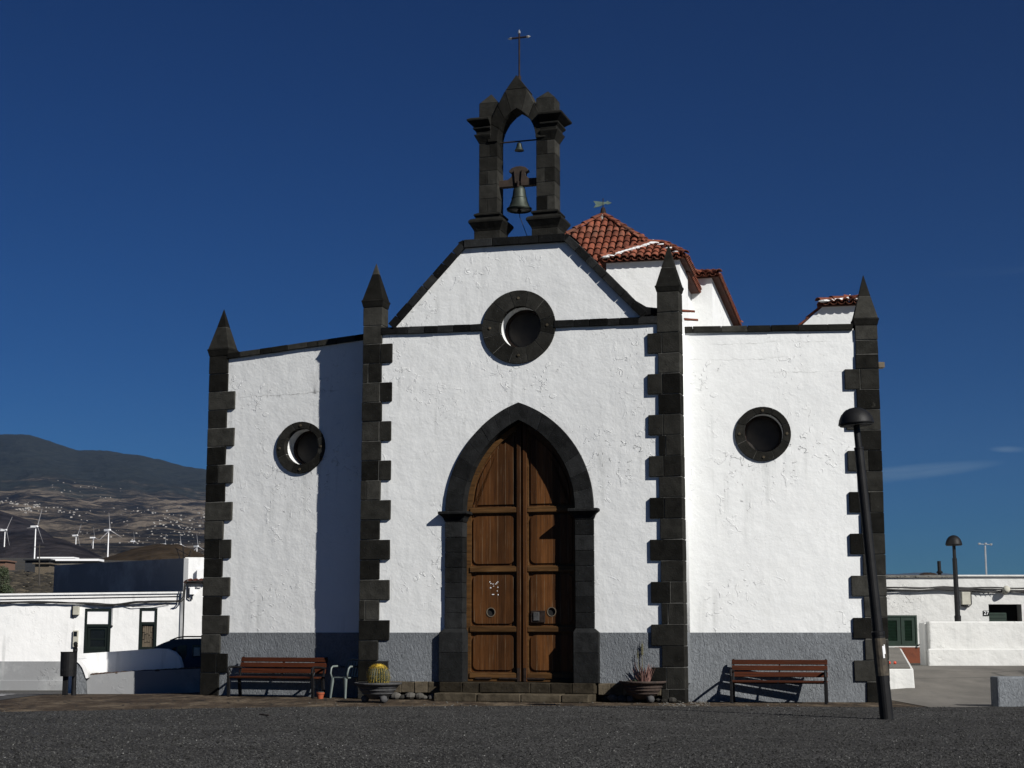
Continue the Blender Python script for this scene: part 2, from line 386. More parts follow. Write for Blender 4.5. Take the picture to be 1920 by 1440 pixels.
def mk_tile():
    m, nt, b = newmat('roof_tile'); T = NT(nt)
    c = T.ramp(T.noise(7, 5, 0.6), [(0.3, (0.11, 0.034, 0.021)), (0.7, (0.24, 0.075, 0.042))])
    c = T.mix(T.ramp(T.noise(2.0, 5, 0.65), [(0.52, 0.0), (0.68, 0.8)]), c, (0.13, 0.075, 0.052))
    c = T.mix(1.0, c, T.attr(), 'MULTIPLY')
    T.L.new(c, b.inputs['Base Color']); b.inputs['Roughness'].default_value = 0.85; b.inputs['Specular IOR Level'].default_value = 0.2
    T.L.new(T.bump(T.noise(40, 3), 0.003), b.inputs['Normal']); return m
M['tile'] = mk_tile()
def mk_gravel():
    m, nt, b = newmat('gravel'); T = NT(nt)
    v = T.vor(40, 'F1', 'Color'); vd = T.vor(26, 'F1', 'Distance')
    sp = T.N.new('ShaderNodeSeparateColor'); T.L.new(v, sp.inputs[0])
    c = T.ramp(sp.outputs[0], [(0.0, 0.008), (0.45, 0.034), (0.85, 0.095), (1.0, 0.15)])
    c = T.mix(1.0, c, (1.0, 0.98, 0.95), 'MULTIPLY')
    c = T.mix(T.ramp(T.noise(0.5, 4, 0.6), [(0.35, 0.6), (0.65, 0.0)]), c, (0.020, 0.019, 0.018))
    T.L.new(c, b.inputs['Base Color']); b.inputs['Roughness'].default_value = 0.9; b.inputs['Specular IOR Level'].default_value = 0.15
    n = T.bump(T.noise(45, 3, 0.7), 0.035); n = T.bump(T.noise(2.2, 4, 0.6), 0.03, 1.0, n)
    T.L.new(n, b.inputs['Normal']); return m
M['gravel'] = mk_gravel()
def mk_pave():
    m, nt, b = newmat('pavement_stone'); T = NT(nt)
    c = T.ramp(T.noise(1.5, 8, 0.75, T.co((1.0, 0.35, 1))), [(0.36, (0.028, 0.019, 0.012)), (0.5, (0.070, 0.050, 0.032)), (0.64, (0.16, 0.125, 0.085))])
    ed = T.vor(1.3, 'DISTANCE_TO_EDGE', vec=T.co((1.0, 0.8, 1)))
    c = T.mix(T.ramp(ed, [(0.01, 0.8), (0.04, 0.0)]), c, (0.018, 0.015, 0.012))
    c = T.mix(T.ramp(T.noise(5, 3, 0.7, T.co((0.8, 0.4, 1))), [(0.66, 0.0), (0.74, 0.7)]), c, (0.22, 0.20, 0.16))
    T.L.new(c, b.inputs['Base Color']); b.inputs['Roughness'].default_value = 0.9; b.inputs['Specular IOR Level'].default_value = 0.2
    n = T.bump(T.noise(9, 6, 0.7), 0.09); T.L.new(n, b.inputs['Normal']); return m
M['pave'] = mk_pave()
def mk_concrete():
    m, nt, b = newmat('yard_concrete'); T = NT(nt)
    c = T.ramp(T.noise(0.9, 7, 0.7, T.co((1, .35, 1))), [(0.35, (0.070, 0.064, 0.054)), (0.65, (0.128, 0.117, 0.10))])
    ed = T.vor(0.16, 'DISTANCE_TO_EDGE', vec=T.co((1, .8, 1)))
    c = T.mix(T.ramp(ed, [(0.0015, 0.9), (0.006, 0.0)]), c, (0.022, 0.02, 0.017))
    c = T.mix(T.ramp(T.noise(2.5, 4, 0.65, T.co((1, .3, 1))), [(0.60, 0.0), (0.72, 0.55)]), c, (0.05, 0.045, 0.038))
    c = T.mix(T.ramp(T.noise(9, 5, 0.7), [(0.6, 0.0), (0.75, 0.4)]), c, (0.05, 0.045, 0.04))
    T.L.new(c, b.inputs['Base Color']); b.inputs['Roughness'].default_value = 0.9
    T.L.new(T.bump(T.noise(12, 6, 0.7), 0.012), b.inputs['Normal']); return m
M['concrete'] = mk_concrete()
M['asphalt'] = simple('asphalt', (0.035, 0.034, 0.033), 0.9, 0, 0.3, 2, 0.01, 40)
M['roof_deck'] = simple('roof_deck', (0.25, 0.23, 0.2), 0.9, 0, 0.2, 1)
def mk_land():
    m, nt, b = newmat('dry_land'); T = NT(nt)
    v = T.co((0.01, 0.01, 0.01))
    c = T.ramp(T.noise(2.2, 9, 0.72, v), [(0.3, (0.018, 0.018, 0.012)), (0.5, (0.040, 0.034, 0.022)), (0.7, (0.085, 0.066, 0.042))])
    c = T.mix(T.ramp(T.noise(60, 8, 0.75, T.co((0.006, 0.012, 0.01))), [(0.40, 0.75), (0.56, 0.0)]), c, (0.010, 0.011, 0.007))
    c = T.mix(T.ramp(T.noise(22, 7, 0.7, T.co((0.004, 0.014, 0.01))), [(0.56, 0.0), (0.66, 0.7)]), c, (0.13, 0.105, 0.075))
    T.L.new(c, b.inputs['Base Color']); b.inputs['Roughness'].default_value = 0.95
    T.L.new(T.bump(T.noise(30, 6, 0.7, v), 1.5), b.inputs['Normal']); return m
M['land'] = mk_land()
def mk_mountain():
    m, nt, b = newmat('mountain_slope'); T = NT(nt)
    s = T.N.new('ShaderNodeSeparateXYZ'); T.L.new(T.tc.outputs['Object'], s.inputs[0])
    z = s.outputs[2]
    v = T.co((0.0006, 0.0010, 0.004)); v2 = T.co((0.003, 0.0015, 0.012))
    n1 = T.noise(1.6, 9, 0.7, v)
    # forest above, dry terraces and fields below
    f = T.ramp(T.math('ADD', T.math('DIVIDE', z, 1500), T.math('MULTIPLY', T.math('SUBTRACT', n1, 0.5), 0.55)), [(0.43, 0.0), (0.55, 1.0)])
    forest = T.ramp(T.noise(5, 9, 0.75, v2), [(0.3, (0.012, 0.015, 0.014)), (0.7, (0.036, 0.040, 0.034))])
    low = T.ramp(T.noise(1.3, 10, 0.78, v2), [(0.42, (0.014, 0.014, 0.014)), (0.50, (0.050, 0.042, 0.033)), (0.58, (0.20, 0.165, 0.125))])
    c = T.mix(f, low, forest)
    fl = T.noise(2.4, 6, 0.7, T.co((0.0016, 0.0008, 0.022)))
    c = T.mix(T.math('MULTIPLY', T.ramp(fl, [(0.57, 0.0), (0.65, 0.9)]), T.math('SUBTRACT', 1.0, f)), c, (0.20, 0.165, 0.12))
    T.L.new(c, b.inputs['Base Color']); b.inputs['Roughness'].default_value = 1.0; b.inputs['Specular IOR Level'].default_value = 0.0
    T.L.new(T.bump(T.noise(4, 8, 0.7, v2), 40), b.inputs['Normal']); return m
M['mountain'] = mk_mountain()
M['hill_dark'] = simple('lava_hill', (0.021, 0.018, 0.018), 1.0, 0, 0.75, 0.012, 25.0, 0.02, 0)
M['hill_brown'] = simple('brown_cone', (0.036, 0.026, 0.016), 1.0, 0, 0.4, 0.05, 2.0, 0.08, 0)
M['island'] = simple('far_island', (0.05, 0.06, 0.07), 1.0, 0, 0.1, 0.001, 0, 1, 0)
M['sea'] = simple('sea_water', (0.01, 0.03, 0.06), 0.25, 0, 0.2, 0.01)

# ------------------------------------------------------------------ terrain
FAR = [(60, -.45), (80, 2.0), (200, 6.6), (500, 20), (1500, 66), (3000, 140), (5000, 240)]
def g(X, Y):
    z = 0.43 * sm(7.0, 8.3, X) * sm(29.5, 42, Y)
    z += -0.45 * sm(33.5, 46, Y) * sm(-6.0, -8.5, X)
    if Y > 60:
        u = X / Y; w = sm(-0.02, -0.15, u)
        z = z * (1 - w) + lerp_tab(FAR, Y) * w
        z -= (1 - w) * sm(60, 90, Y) * (Y - 60) * 0.02
    return z
def struct(name, bm_or_me, mat, M_=None, smooth=False):
    o = obj(name, bm_or_me, mat, M=M_, smooth=smooth) if isinstance(bm_or_me, bmesh.types.BMesh) else link(name, bm_or_me, mat, M=M_, smooth=smooth)
    return tag(o, kind='structure')
bm = bmesh.new()
ys = [-60, -20, 0, 10, 20, 26, 29] + [29 + .5 * i for i in range(1, 36)] + [48, 52, 56, 60, 65, 70, 75, 80, 90, 105, 125, 150, 200, 260, 340, 430, 520, 700, 950, 1250, 1600, 2000, 2600, 3400, 4400]
us = [-1.3, -.9, -.7, -.55, -.45, -.4] + [-.36 + .01 * i for i in range(73)] + [.4, .45, .55, .7, .9, 1.3]
grid = []
for y in ys:
    W_ = max(y, 42)
    row = []
    for u in us:
        X = u * W_; n_ = 0
        if y > 80: n_ = (noise.noise(Vector((X * 0.02, y * 0.02, 0))) * 0.6 + noise.noise(Vector((X * .004, y * .004, 3))) * 4 * sm(100, 800, y))
        row.append(bm.verts.new((X, y, g(X, y) + n_ - 0.004)))
    grid.append(row)
for a, b_ in zip(grid, grid[1:]):
    for i in range(len(us) - 1): bm.faces.new((a[i], a[i + 1], b_[i + 1], b_[i]))
struct('ground', bm, M['land'], smooth=True)
bm = bmesh.new(); box(bm, -60000, 60000, -30000, 70000, -130, -125)
struct('sea', bm, M['sea'])
def sheet(name, x0, x1, fy0, fy1, nx, ny, off, mat, fx=None):
    bm = bmesh.new(); G = []
    for i in range(nx + 1):
        X = x0 + (x1 - x0) * i / nx; a, b_ = fy0(X), fy1(X)
        col = []
        for j in range(ny + 1):
            Y = a + (b_ - a) * j / ny; XX = X + (fx(Y) if fx else 0)
            col.append(bm.verts.new((XX, Y, g(XX, Y) + off)))
        G.append(col)
    for a, b_ in zip(G, G[1:]):
        for j in range(ny): bm.faces.new((a[j], b_[j], b_[j + 1], a[j + 1]))
    return struct(name, bm, mat, smooth=True)
def wob(X, k=1.0, s=0.0): return k * (noise.noise(Vector((X * 1.3, s, 0))) * .10 + noise.noise(Vector((X * 6, s, 4))) * .05 + noise.noise(Vector((X * 17, s, 9))) * .03)
EDGE = [(-14, 25.6), (-10, 26.2), (-6, 27.8), (-3.9, 28.6), (0, 29.0), (3, 28.9), (6, 28.6), (7.2, 28.5), (9, 28.8), (14, 29.5)]
gedge = lambda X: lerp_tab(EDGE, X) + wob(X)
sheet('pavement', -9.9, 7.3, lambda X: lerp_tab(EDGE, X) - .5, lambda X: 37.0, 60, 24, 0.004, M['pave'])
sheet('gravel', -22, 22, lambda X: -12, gedge, 500, 10, 0.010, M['gravel'])
sheet('yard', 7.35, 20, lambda X: lerp_tab(EDGE, X) - .5, lambda X: 45.2, 26, 40, 0.004, M['concrete'])
sheet('road', -26, -9.95, lambda X: lerp_tab(EDGE, X) - .5, lambda X: 49.0, 24, 40, 0.004, M['asphalt'])
# painted crossing stripes on the road
for k in range(4):
    y0 = 34.0 + k * 1.0
    sheet('road_marking', -14.5, -10.6 - .12 * k, lambda X, y0=y0: y0 - .06 * (X + 12), lambda X, y0=y0: y0 + .32 - .06 * (X + 12), 10, 2, 0.009, M['white_paint'])
# loose stones of the gravel: far too many to count
bm = NB()
rs = random.Random(5)
for i in range(60000):
    Y = 15.3 + (rs.random() ** 1.35) * 13.9
    X = (rs.random() * 2 - 1) * (.36 * Y)
    if Y > gedge(X) - .02: continue
    r = rs.uniform(.006, .015) * (1.0 if rs.random() < .97 else 1.4); z = 0.010 + r * .25
    if rs.random() < 0.010: t = rs.uniform(7, 14); r *= .75
    else: t = rs.choice((.35, .8, 1.2, 1.6, 2.2, 3.2))
    a = rs.random() * 6.28; v = []
    for k in range(4):
        rr = r * rs.uniform(.7, 1.2); v.append(bm.verts.new((X + rr * cos(a + k * 1.57), Y + rr * sin(a + k * 1.57), z + rs.uniform(-.2, .2) * r)))
    tp = bm.verts.new((X + rs.uniform(-.3, .3) * r, Y + rs.uniform(-.3, .3) * r, z + r * rs.uniform(.5, 1.0)))
    fs = [bm.faces.new((v[k], v[(k + 1) % 4], tp)) for k in range(4)]
    L = bm.loops.layers.float_color['tone']
    c = min(1, t / 14)
    for f in fs:
        for l in f.loops: l[L] = (c, c, c, 1)
def mk_pebble():
    m, nt, b = newmat('loose_stone'); T = NT(nt)
    a = T.attr(); c = T.mix(1.0, a, (.30, .30, .285), 'MULTIPLY')
    T.L.new(c, b.inputs['Base Color']); b.inputs['Roughness'].default_value = .9; b.inputs['Specular IOR Level'].default_value = 0.15
    return m
me = D.meshes.new('loose_stones'); bm.to_mesh(me); bm.free()
o = link('loose_stones', me, mk_pebble()); tag(o, 'dark volcanic gravel with scattered pale stones in front of the church', 'gravel', kind='stuff')

# mountain
RIDGE = [(-800, 300), (-200, 356), (0, 371), (50, 370), (90, 358), (140, 341), (200, 338), (235, 333), (262, 331), (300, 322), (340, 310), (385, 303), (500, 262), (700, 180), (960, 90), (1150, 0)]
PROF = [(3600, 0.0), (4500, .10), (6000, .30), (8000, .55), (10000, .80), (11500, .97), (12200, 1.0)]
def mtn(u, Y):
    rp = lerp_tab(RIDGE, 960 + u * F)
    foot = min(150, rp * .8)
    e = foot + (rp - foot) * lerp_tab(PROF, Y)
    p = Vector((u * 30, Y * .0012, 0))
    amp = sm(3600, 6000, Y) * (1 - .85 * sm(10500, 12000, Y))
    e += amp * (noise.fractal(p, 1.0, 2.0, 5) * 14) + 1.2 * noise.fractal(Vector((u * 260, 0, 2)), .8, 2.0, 4) * sm(10000, 12000, Y)
    return e / F * Y * 1.0 + H
bm = bmesh.new(); G = []
for i in range(621):
    u = -1.25 + 1.33 * i / 620; col = []
    for j in range(121):
        Y = 3600 + 8900 * j / 120
        z = mtn(u, min(Y, 12200)) - max(0, Y - 12200) * .5 - (120 if j == 0 else 0)
        col.append(bm.verts.new((u * Y, Y, z)))
    G.append(col)
for a, b_ in zip(G, G[1:]):
    for j in range(120): bm.faces.new((a[j], b_[j], b_[j + 1], a[j + 1]))
struct('mountain', bm, M['mountain'], smooth=True)
def hill(name, pts, Y, dep, mat, base=1062):
    """rounded hill whose crest runs through the listed photo points, at distance Y"""
    bm = bmesh.new(); G = []
    x0, x1 = pts[0][0], pts[-1][0]; n = 60
    for i in range(n + 1):
        px = x0 + (x1 - x0) * i / n; top = atY(px, lerp_tab(pts, px), Y); bz = atY(px, base, Y).z - 20
        col = []
        for j in range(21):
            t = -1 + 2 * j / 20; k = (1 - t * t) ** .9 if abs(t) < 1 else 0
            z = bz + (top.z - bz) * k + noise.noise(Vector((px * .05, t * 3, 1))) * (top.z - bz) * .04 * (1 - abs(t))
            YY = Y + t * dep; col.append(bm.verts.new((top.x * YY / Y, YY, z)))
        G.append(col)
    for a, b_ in zip(G, G[1:]):
        for j in range(20): bm.faces.new((a[j], b_[j], b_[j + 1], a[j + 1]))
    return struct(name, bm, mat, smooth=True)
hill('hill', [(-800, 1062), (-300, 1015), (-60, 1006), (0, 1008), (60, 1006), (110, 1012), (160, 1030), (215, 1062)], 3300, 500, M['hill_dark'])
hill('hill', [(-900, 1020), (-400, 960), (-100, 945), (0, 960), (40, 972), (75, 990), (100, 1012)], 4600, 500, M['hill_dark'], 1020)
hill('hill', [(160, 1060), (220, 1040), (260, 1028), (300, 1021), (335, 1022), (365, 1034), (390, 1046), (430, 1062)], 1900, 260, M['hill_brown'], 1066)
hill('island', [(1560, 1086), (1660, 1077), (1700, 1076), (1735, 1073), (1790, 1077), (1850, 1086)], 30000, 2500, M['island'], 1120)

# ================================================================== the church
CF = Frame(0.12, 31.25, 17); RF = Frame(3.23, 30.95, 5); LF = Frame(-5.9, 34.0, 22)
church = thing('church', 'small white church with black basalt corners, arched wooden door and stone bell arch', 'church', (0.12, 31.25, 0))
rb = random.Random(3)
tn = lambda: rb.choice((.35, .45, .6, .8, 1.0, 1.0, 1.35, .55, 1.7))
def cpart(name, bm, mat, fr, parent=church, **k):
    f = obj if isinstance(bm, bmesh.types.BMesh) else link
    return f(name, bm, mat, parent, fr.M if isinstance(fr, Frame) else fr, world=True, **k)
def ell(cx, cz, rx, rz, n=48): return [(cx + rx * cos(2 * pi * k / n), cz + rz * sin(2 * pi * k / n)) for k in range(n)]
def inner_arch(a, z0, rise, n=14, c=0.0):
    """left spring -> apex -> right spring"""
    Rr = (a * a + rise * rise) / (2 * a); th = math.asin(rise / Rr); L_ = []
    for k in range(n + 1):
        t = th * k / n; L_.append((c - a + Rr - Rr * cos(t), z0 + Rr * sin(t)))
    return L_ + [(2 * c - x, z) for x, z in L_[-2::-1]]

# ---- openings measured on the facades
def opening(fr, x0, x1, y0, y1):
    s0, _ = fr.px(x0, (y0 + y1) / 2); s1, _ = fr.px(x1, (y0 + y1) / 2); _, zt = fr.px((x0 + x1) / 2, y0); _, zb = fr.px((x0 + x1) / 2, y1)
    return (s0 + s1) / 2, (zt + zb) / 2, (s1 - s0) / 2, (zt - zb) / 2
OC = (opening(CF, 905, 1042, 545, 682), opening(CF, 937.5, 1015, 575, 652))
OL = (opening(LF, 519.6, 610, 791, 888), opening(LF, 535, 599, 804, 871))
OR = (opening(RF, 1378, 1483, 763, 865), opening(RF, 1396, 1469, 775, 848))
ZP = 1.30
sc = (CF.px(869, 1100)[0] + CF.px(1080, 1100)[0]) / 2
ai = (CF.px(1080, 1100)[0] - CF.px(869, 1100)[0]) / 2
ao = (CF.px(1112, 1100)[0] - CF.px(833, 1100)[0]) / 2
zs = CF.px(972, 956)[1]
ri = CF.px(973, 788)[1] - zs; ro = CF.px(973, 755)[1] - zs
IA = inner_arch(ai, zs, ri, 16, sc); OA = inner_arch(ao, zs, ro, 16, sc)

M['white_left'] = plaster('white_plaster_left', cracks=[(LF.px(560, 737)[1], LF.px(440, 737)[0], LF.px(640, 737)[0], .8, True)])
M['white_right'] = plaster('white_plaster_right', cracks=[(RF.px(1450, 642)[1], RF.px(1330, 642)[0], RF.px(1590, 642)[0], .5, False), (RF.px(1400, 672)[1], RF.px(1280, 672)[0], RF.px(1480, 672)[0], .6, False), (RF.px(1500, 698)[1], RF.px(1440, 698)[0], RF.px(1590, 698)[0], .6, False)])
# ---- centre wall with its gable
cl = CF.px(677, 1000)[0]; cr = CF.px(1284, 1200)[0]
gTL = CF.px(872, 464); gTR = CF.px(1061, 452); gBL = CF.px(738, 616); gBR = CF.px(1204, 594)
midc = lambda *a: a
outer = [(cl + .02, ZP), (cl + .02, CF.px(700, 622)[1])] + [gBL, gTL, gTR, gBR] + [(cr - .02, CF.px(1240, 598)[1]), (cr - .02, ZP)]
am = ai + .2
notch = inner_arch(am, zs, ri + .22, 14, sc)
outer += [(sc + am, ZP)] + notch[::-1] + [(sc - am, ZP)]
def rz(o, k=0.006): return ell(o[0], o[1], o[2] + k, o[3] + k)
cpart('wall', holed(outer, [rz(OC[1])], 0, .9), M['white'], CF)
z35 = .353
for a, b_ in ((cl + .02, sc - am), (sc + am, cr - .02)):
    bm = NB(); box(bm, a, b_, -.012, .9, z35, ZP); cpart('plinth', bm, M['grey_render'], CF)
# ---- wings
ll = LF.px(385.5, 1000)[0]; lr = LF.px(700, 900)[0]
zl0 = LF.px(447, 671)[1]; zl1 = LF.px(680, 638)[1]; sl0 = LF.px(447, 671)[0]; sl1 = LF.px(680, 638)[0]
kz = (zl1 - zl0) / (sl1 - sl0); ZL = lambda s: zl0 + (s - sl0) * kz
cpart('wall', holed([(ll + .02, ZP), (lr, ZP), (lr, ZL(lr)), (ll + .02, ZL(ll))], [rz(OL[1])], 0, .55), M['white_left'], LF)
bm = NB(); box(bm, ll + .02, lr, -.012, .55, -.3, ZP); cpart('plinth', bm, M['grey_render'], LF)
rr_ = RF.px(1659, 1024)[0]
ZR0 = RF.px(1277, 621)[1]; ZR1 = RF.px(1600, 623)[1]; ZRm = (ZR0 + ZR1) / 2
cpart('wall', holed([(-.35, ZP), (rr_ - .02, ZP), (rr_ - .02, ZRm), (-.35, ZRm)], [rz(OR[1])], 0, .5), M['white_right'], RF)
bm = NB(); box(bm, -.35, rr_ - .02, -.012, .5, -.3, ZP); cpart('plinth', bm, M['grey_render'], RF)
# ---- rear body and flat roof
A12 = radians(12.5); ax_n = Vector((sin(A12), cos(A12), 0)); ax_t = Vector((cos(A12), -sin(A12), 0))
pA = LF.world(ll + .12, .52); pB = RF.world(rr_ - .10, .49)
back = pA + ax_n * 4.0
ring = [pA, LF.world(lr - .4, .52), CF.world(cl + .4, .89), CF.world(cr - .4, .89), RF.world(.2, .49), pB, pB + ax_n * 13.5, CF.world(cl + .3, 5.5), back]
bm = NB(); prism(bm, [(p.x, p.y) for p in ring], -.3, 6.85, plane='xy')
cpart('nave_wall', bm, M['white'], Matrix.Identity(4))
bm = NB(); prism(bm, [(p.x, p.y) for p in [pA, pB, pB + ax_n * 13.5, CF.world(cl + .3, 5.5), back]], 6.86, 6.95, plane='xy')
cpart('flat_roof', bm, M['roof_deck'], Matrix.Identity(4))
# low barrel roof behind the gable
bm = NB()
gx = (gTL[0] + gTR[0]) / 2; secs = []
for d in (0.92, 5.5):
    pr = [(cl + .5, 6.9)] + [(gx - 1.35 * cos(t) * 1.5, 6.9 + 1.15 * sin(t)) for t in [pi * k / 10 for k in range(11)]] + [(cr - .5, 6.9)]
    secs.append([(x, d, z) for x, z in pr] + [(cr - .5, d, 6.5), (cl + .5, d, 6.5)])
loft(bm, secs); cpart('nave_roof', bm, M['roof_deck'], CF)
bm = NB()
for k in range(9):
    c = CF.world(*(lambda q: (q[0], .55 + .2 * rb.random()))(CF.px(733 + k * 2.5, 600)), 0); s_ = CF.px(733 + k * 2.5, 600)
    lathe(bm, [(.02, -.16), (.15, -.10), (.17, 0), (.13, .12), (.03, .16)], 8, (c.x, c.y, s_[1] - .02 + .12 * rb.random()))
cpart('rubble_buttress', bm, M['white'], Matrix.Identity(4))

# ---- basalt corner piers with pinnacles
def pier(fr, s_out, d, nw, ww, zt, zneck, zw, zm, ztip, hw, parent=church, deep=.29, name='corner_pier', sub=True):
    bm = NB(); p0 = -.05
    def blk(w, z0, z1, split=None):
        a, b_ = (s_out, s_out + d * w); a, b_ = min(a, b_), max(a, b_)
        j = rb.uniform(-.008, .008)
        if d > 0: b_ += j
        else: a += j
        pz = p0 + rb.uniform(-.008, .004)
        if split:
            m_ = a + (b_ - a) * split
            box(bm, a, m_ - .004, pz, deep, z0 + .004, z1 - .004, tn(), .003); box(bm, m_ + .004, b_, pz + .003, deep, z0 + .004, z1 - .004, tn(), .003)
        else: box(bm, a, b_, pz, deep, z0 + .006, z1 - .006, tn(), .004)
    z = zt; k = 0
    while z > .02:
        h_ = .40 if k % 2 == 0 else .395
        if z - h_ < .12: h_ = z
        blk(ww if k % 2 == 0 else nw, z - h_, z, rb.choice((None, None, .45, .6)) if k % 2 == 0 else rb.choice((None, None, .3)))
        z -= h_; k += 1
    n_ = max(1, round((zneck - zt) / .33)); hh = (zneck - zt) / n_
    for i in range(n_): blk(nw, zt + i * hh, zt + (i + 1) * hh)
    o = cpart(name, bm, M['basalt'], fr, parent, bevel=.010)
    bm = NB(); a, b_ = min(s_out, s_out + d * nw), max(s_out, s_out + d * nw)
    box(bm, a + .012, b_ - .012, p0 + .012, deep - .012, 0, zneck - .005)
    ob = cpart('mortar_core', bm, M['mortar'], fr, o)
    cx = (a + b_) / 2; cy = (p0 + deep) / 2; hn = nw / 2; hd = (deep - p0) / 2
    def sq(k, z): return [(cx + i * k * hn, cy + j * k * hd, z) for i, j in ((-1, -1), (1, -1), (1, 1), (-1, 1))]
    bm = NB(); kk = hw / nw
    loft(bm, [sq(1, zneck), sq(1.04, zneck + .02), sq(kk * .97, zw - .03), sq(kk, zw - .015), sq(kk, zw + .01), sq(kk * .93, zw + .02)], tone=.55)
    loft(bm, [sq(kk * .93, zw + .022), sq(kk * .93 - (kk * .93 - .02) * (zm - zw - .02) / (ztip - zw) * 1.03, zm - .004)], tone=tn())
    km = kk * .93 - (kk * .93 - .02) * (zm - zw - .02) / (ztip - zw) * 1.03
    loft(bm, [sq(km * .985, zm + .004), sq(.03, ztip)], tone=tn())
    loft(bm, [sq(km * .96, zm - .02), sq(km * .95, zm + .02)], tone=3.0)
    cpart('pinnacle', bm, M['basalt'], fr, o, bevel=.006)
    return o
W_ = lambda fr, x0, x1, y: abs(fr.px(x1, y)[0] - fr.px(x0, y)[0])
pcl = pier(CF, cl, 1, W_(CF, 675, 711, 1000), W_(CF, 675, 730, 1000), CF.px(700, 646)[1], CF.px(700, 577)[1], CF.px(706, 564)[1], CF.px(706, 512)[1], CF.px(706, 492)[1], .485)
pcr = pier(CF, cr, -1, W_(CF, 1241.5, 1284, 1200), W_(CF, 1222, 1284, 1200), CF.px(1250, 624)[1], CF.px(1250, 548)[1], CF.px(1250, 537)[1], CF.px(1252, 501)[1], CF.px(1253, 456)[1], .50)
plo = pier(LF, ll, 1, W_(LF, 385.5, 420, 1000), W_(LF, 385.5, 435, 1000), LF.px(410, 735)[1], LF.px(420, 668)[1], LF.px(420, 655)[1], LF.px(420, 613)[1], LF.px(421, 578)[1], .545)
pro = pier(RF, rr_, -1, W_(RF, 1616, 1659, 1024), W_(RF, 1594, 1659, 1024), RF.px(1620, 692)[1], RF.px(1620, 611)[1], RF.px(1618, 599)[1], RF.px(1617, 555)[1], RF.px(1616, 514)[1], .50)

# ---- copings and string course, laid as separate stones
def stones_along(bm, p, q, th, y0, y1, n, jit=.004, off=0.0):
    (x0, z0), (x1, z1) = p, q; dx, dz = x1 - x0, z1 - z0; L_ = sqrt(dx * dx + dz * dz); nx, nz = -dz / L_, dx / L_
    cuts = [0] + sorted((k + rb.uniform(-.2, .2)) / n for k in range(1, n)) + [1]
    for a, b_ in zip(cuts, cuts[1:]):
        g_ = .004 / L_; a += g_; b_ -= g_; o_ = off
        prism(bm, [(x0 + dx * a + nx * o_, z0 + dz * a + nz * o_), (x0 + dx * b_ + nx * o_, z0 + dz * b_ + nz * o_), (x0 + dx * b_ + nx * (o_ + th), z0 + dz * b_ + nz * (o_ + th)), (x0 + dx * a + nx * (o_ + th), z0 + dz * a + nz * (o_ + th))], y0 + rb.uniform(-.006, .006), y1, tn(), jit)
bm = NB()
stones_along(bm, gBL, gTL, .15, -.08, .6, 8, off=-.02); stones_along(bm, gTL, gTR, .16, -.09, .6, 4, off=-.02); stones_along(bm, gTR, gBR, .15, -.08, .6, 8, off=-.02)
for P, sgn in ((gTL, -1), (gTR, 1)): prism(bm, [(P[0] - .02 , P[1] - .02), (P[0] + sgn * .135, P[1] + .095), (P[0] + sgn * .02, P[1] + .143), (P[0], P[1] + .1)][::sgn], -.07, .6, .6)
cpart('gable_coping', bm, M['basalt_dark'], CF, bevel=.008)
# shoulder where the gable coping runs out onto the right pier
bm = NB(); g1 = CF.px(1196, 578); g2 = CF.px(1232, 588)
prism(bm, [(gBR[0] - .35, gBR[1] + .26), (gBR[0] - .1, gBR[1] + .06), (cr - .41, gBR[1] + .03), (cr - .41, gBR[1] + .16), (gBR[0] + .08, gBR[1] + .2), (gBR[0] - .12, gBR[1] + .33)][::-1], .03, .6, .6)
cpart('gable_coping', bm, M['basalt_dark'], CF, bevel=.008)
a0 = CF.px(716, 628); a1 = CF.px(906, 621); b0 = CF.px(1040, 615); b1 = CF.px(1234, 607)
for p, q, n_ in ((a0, a1, 7), (b0, b1, 6)):
    bm = NB(); stones_along(bm, p, q, .14, -.055, .1, n_); cpart('string_course', bm, M['basalt_dark'], CF, bevel=.006)
bm = NB(); stones_along(bm, (ll + .45, ZL(ll + .45)), (lr - .1, ZL(lr - .1)), .12, -.06, .56, 9); cpart('parapet_coping', bm, M['basalt'], LF, bevel=.008)
bm = NB(); stones_along(bm, (-.2, ZRm), (rr_ - .47, ZRm), .12, -.06, .5, 7); cpart('parapet_coping', bm, M['basalt'], RF, bevel=.008)

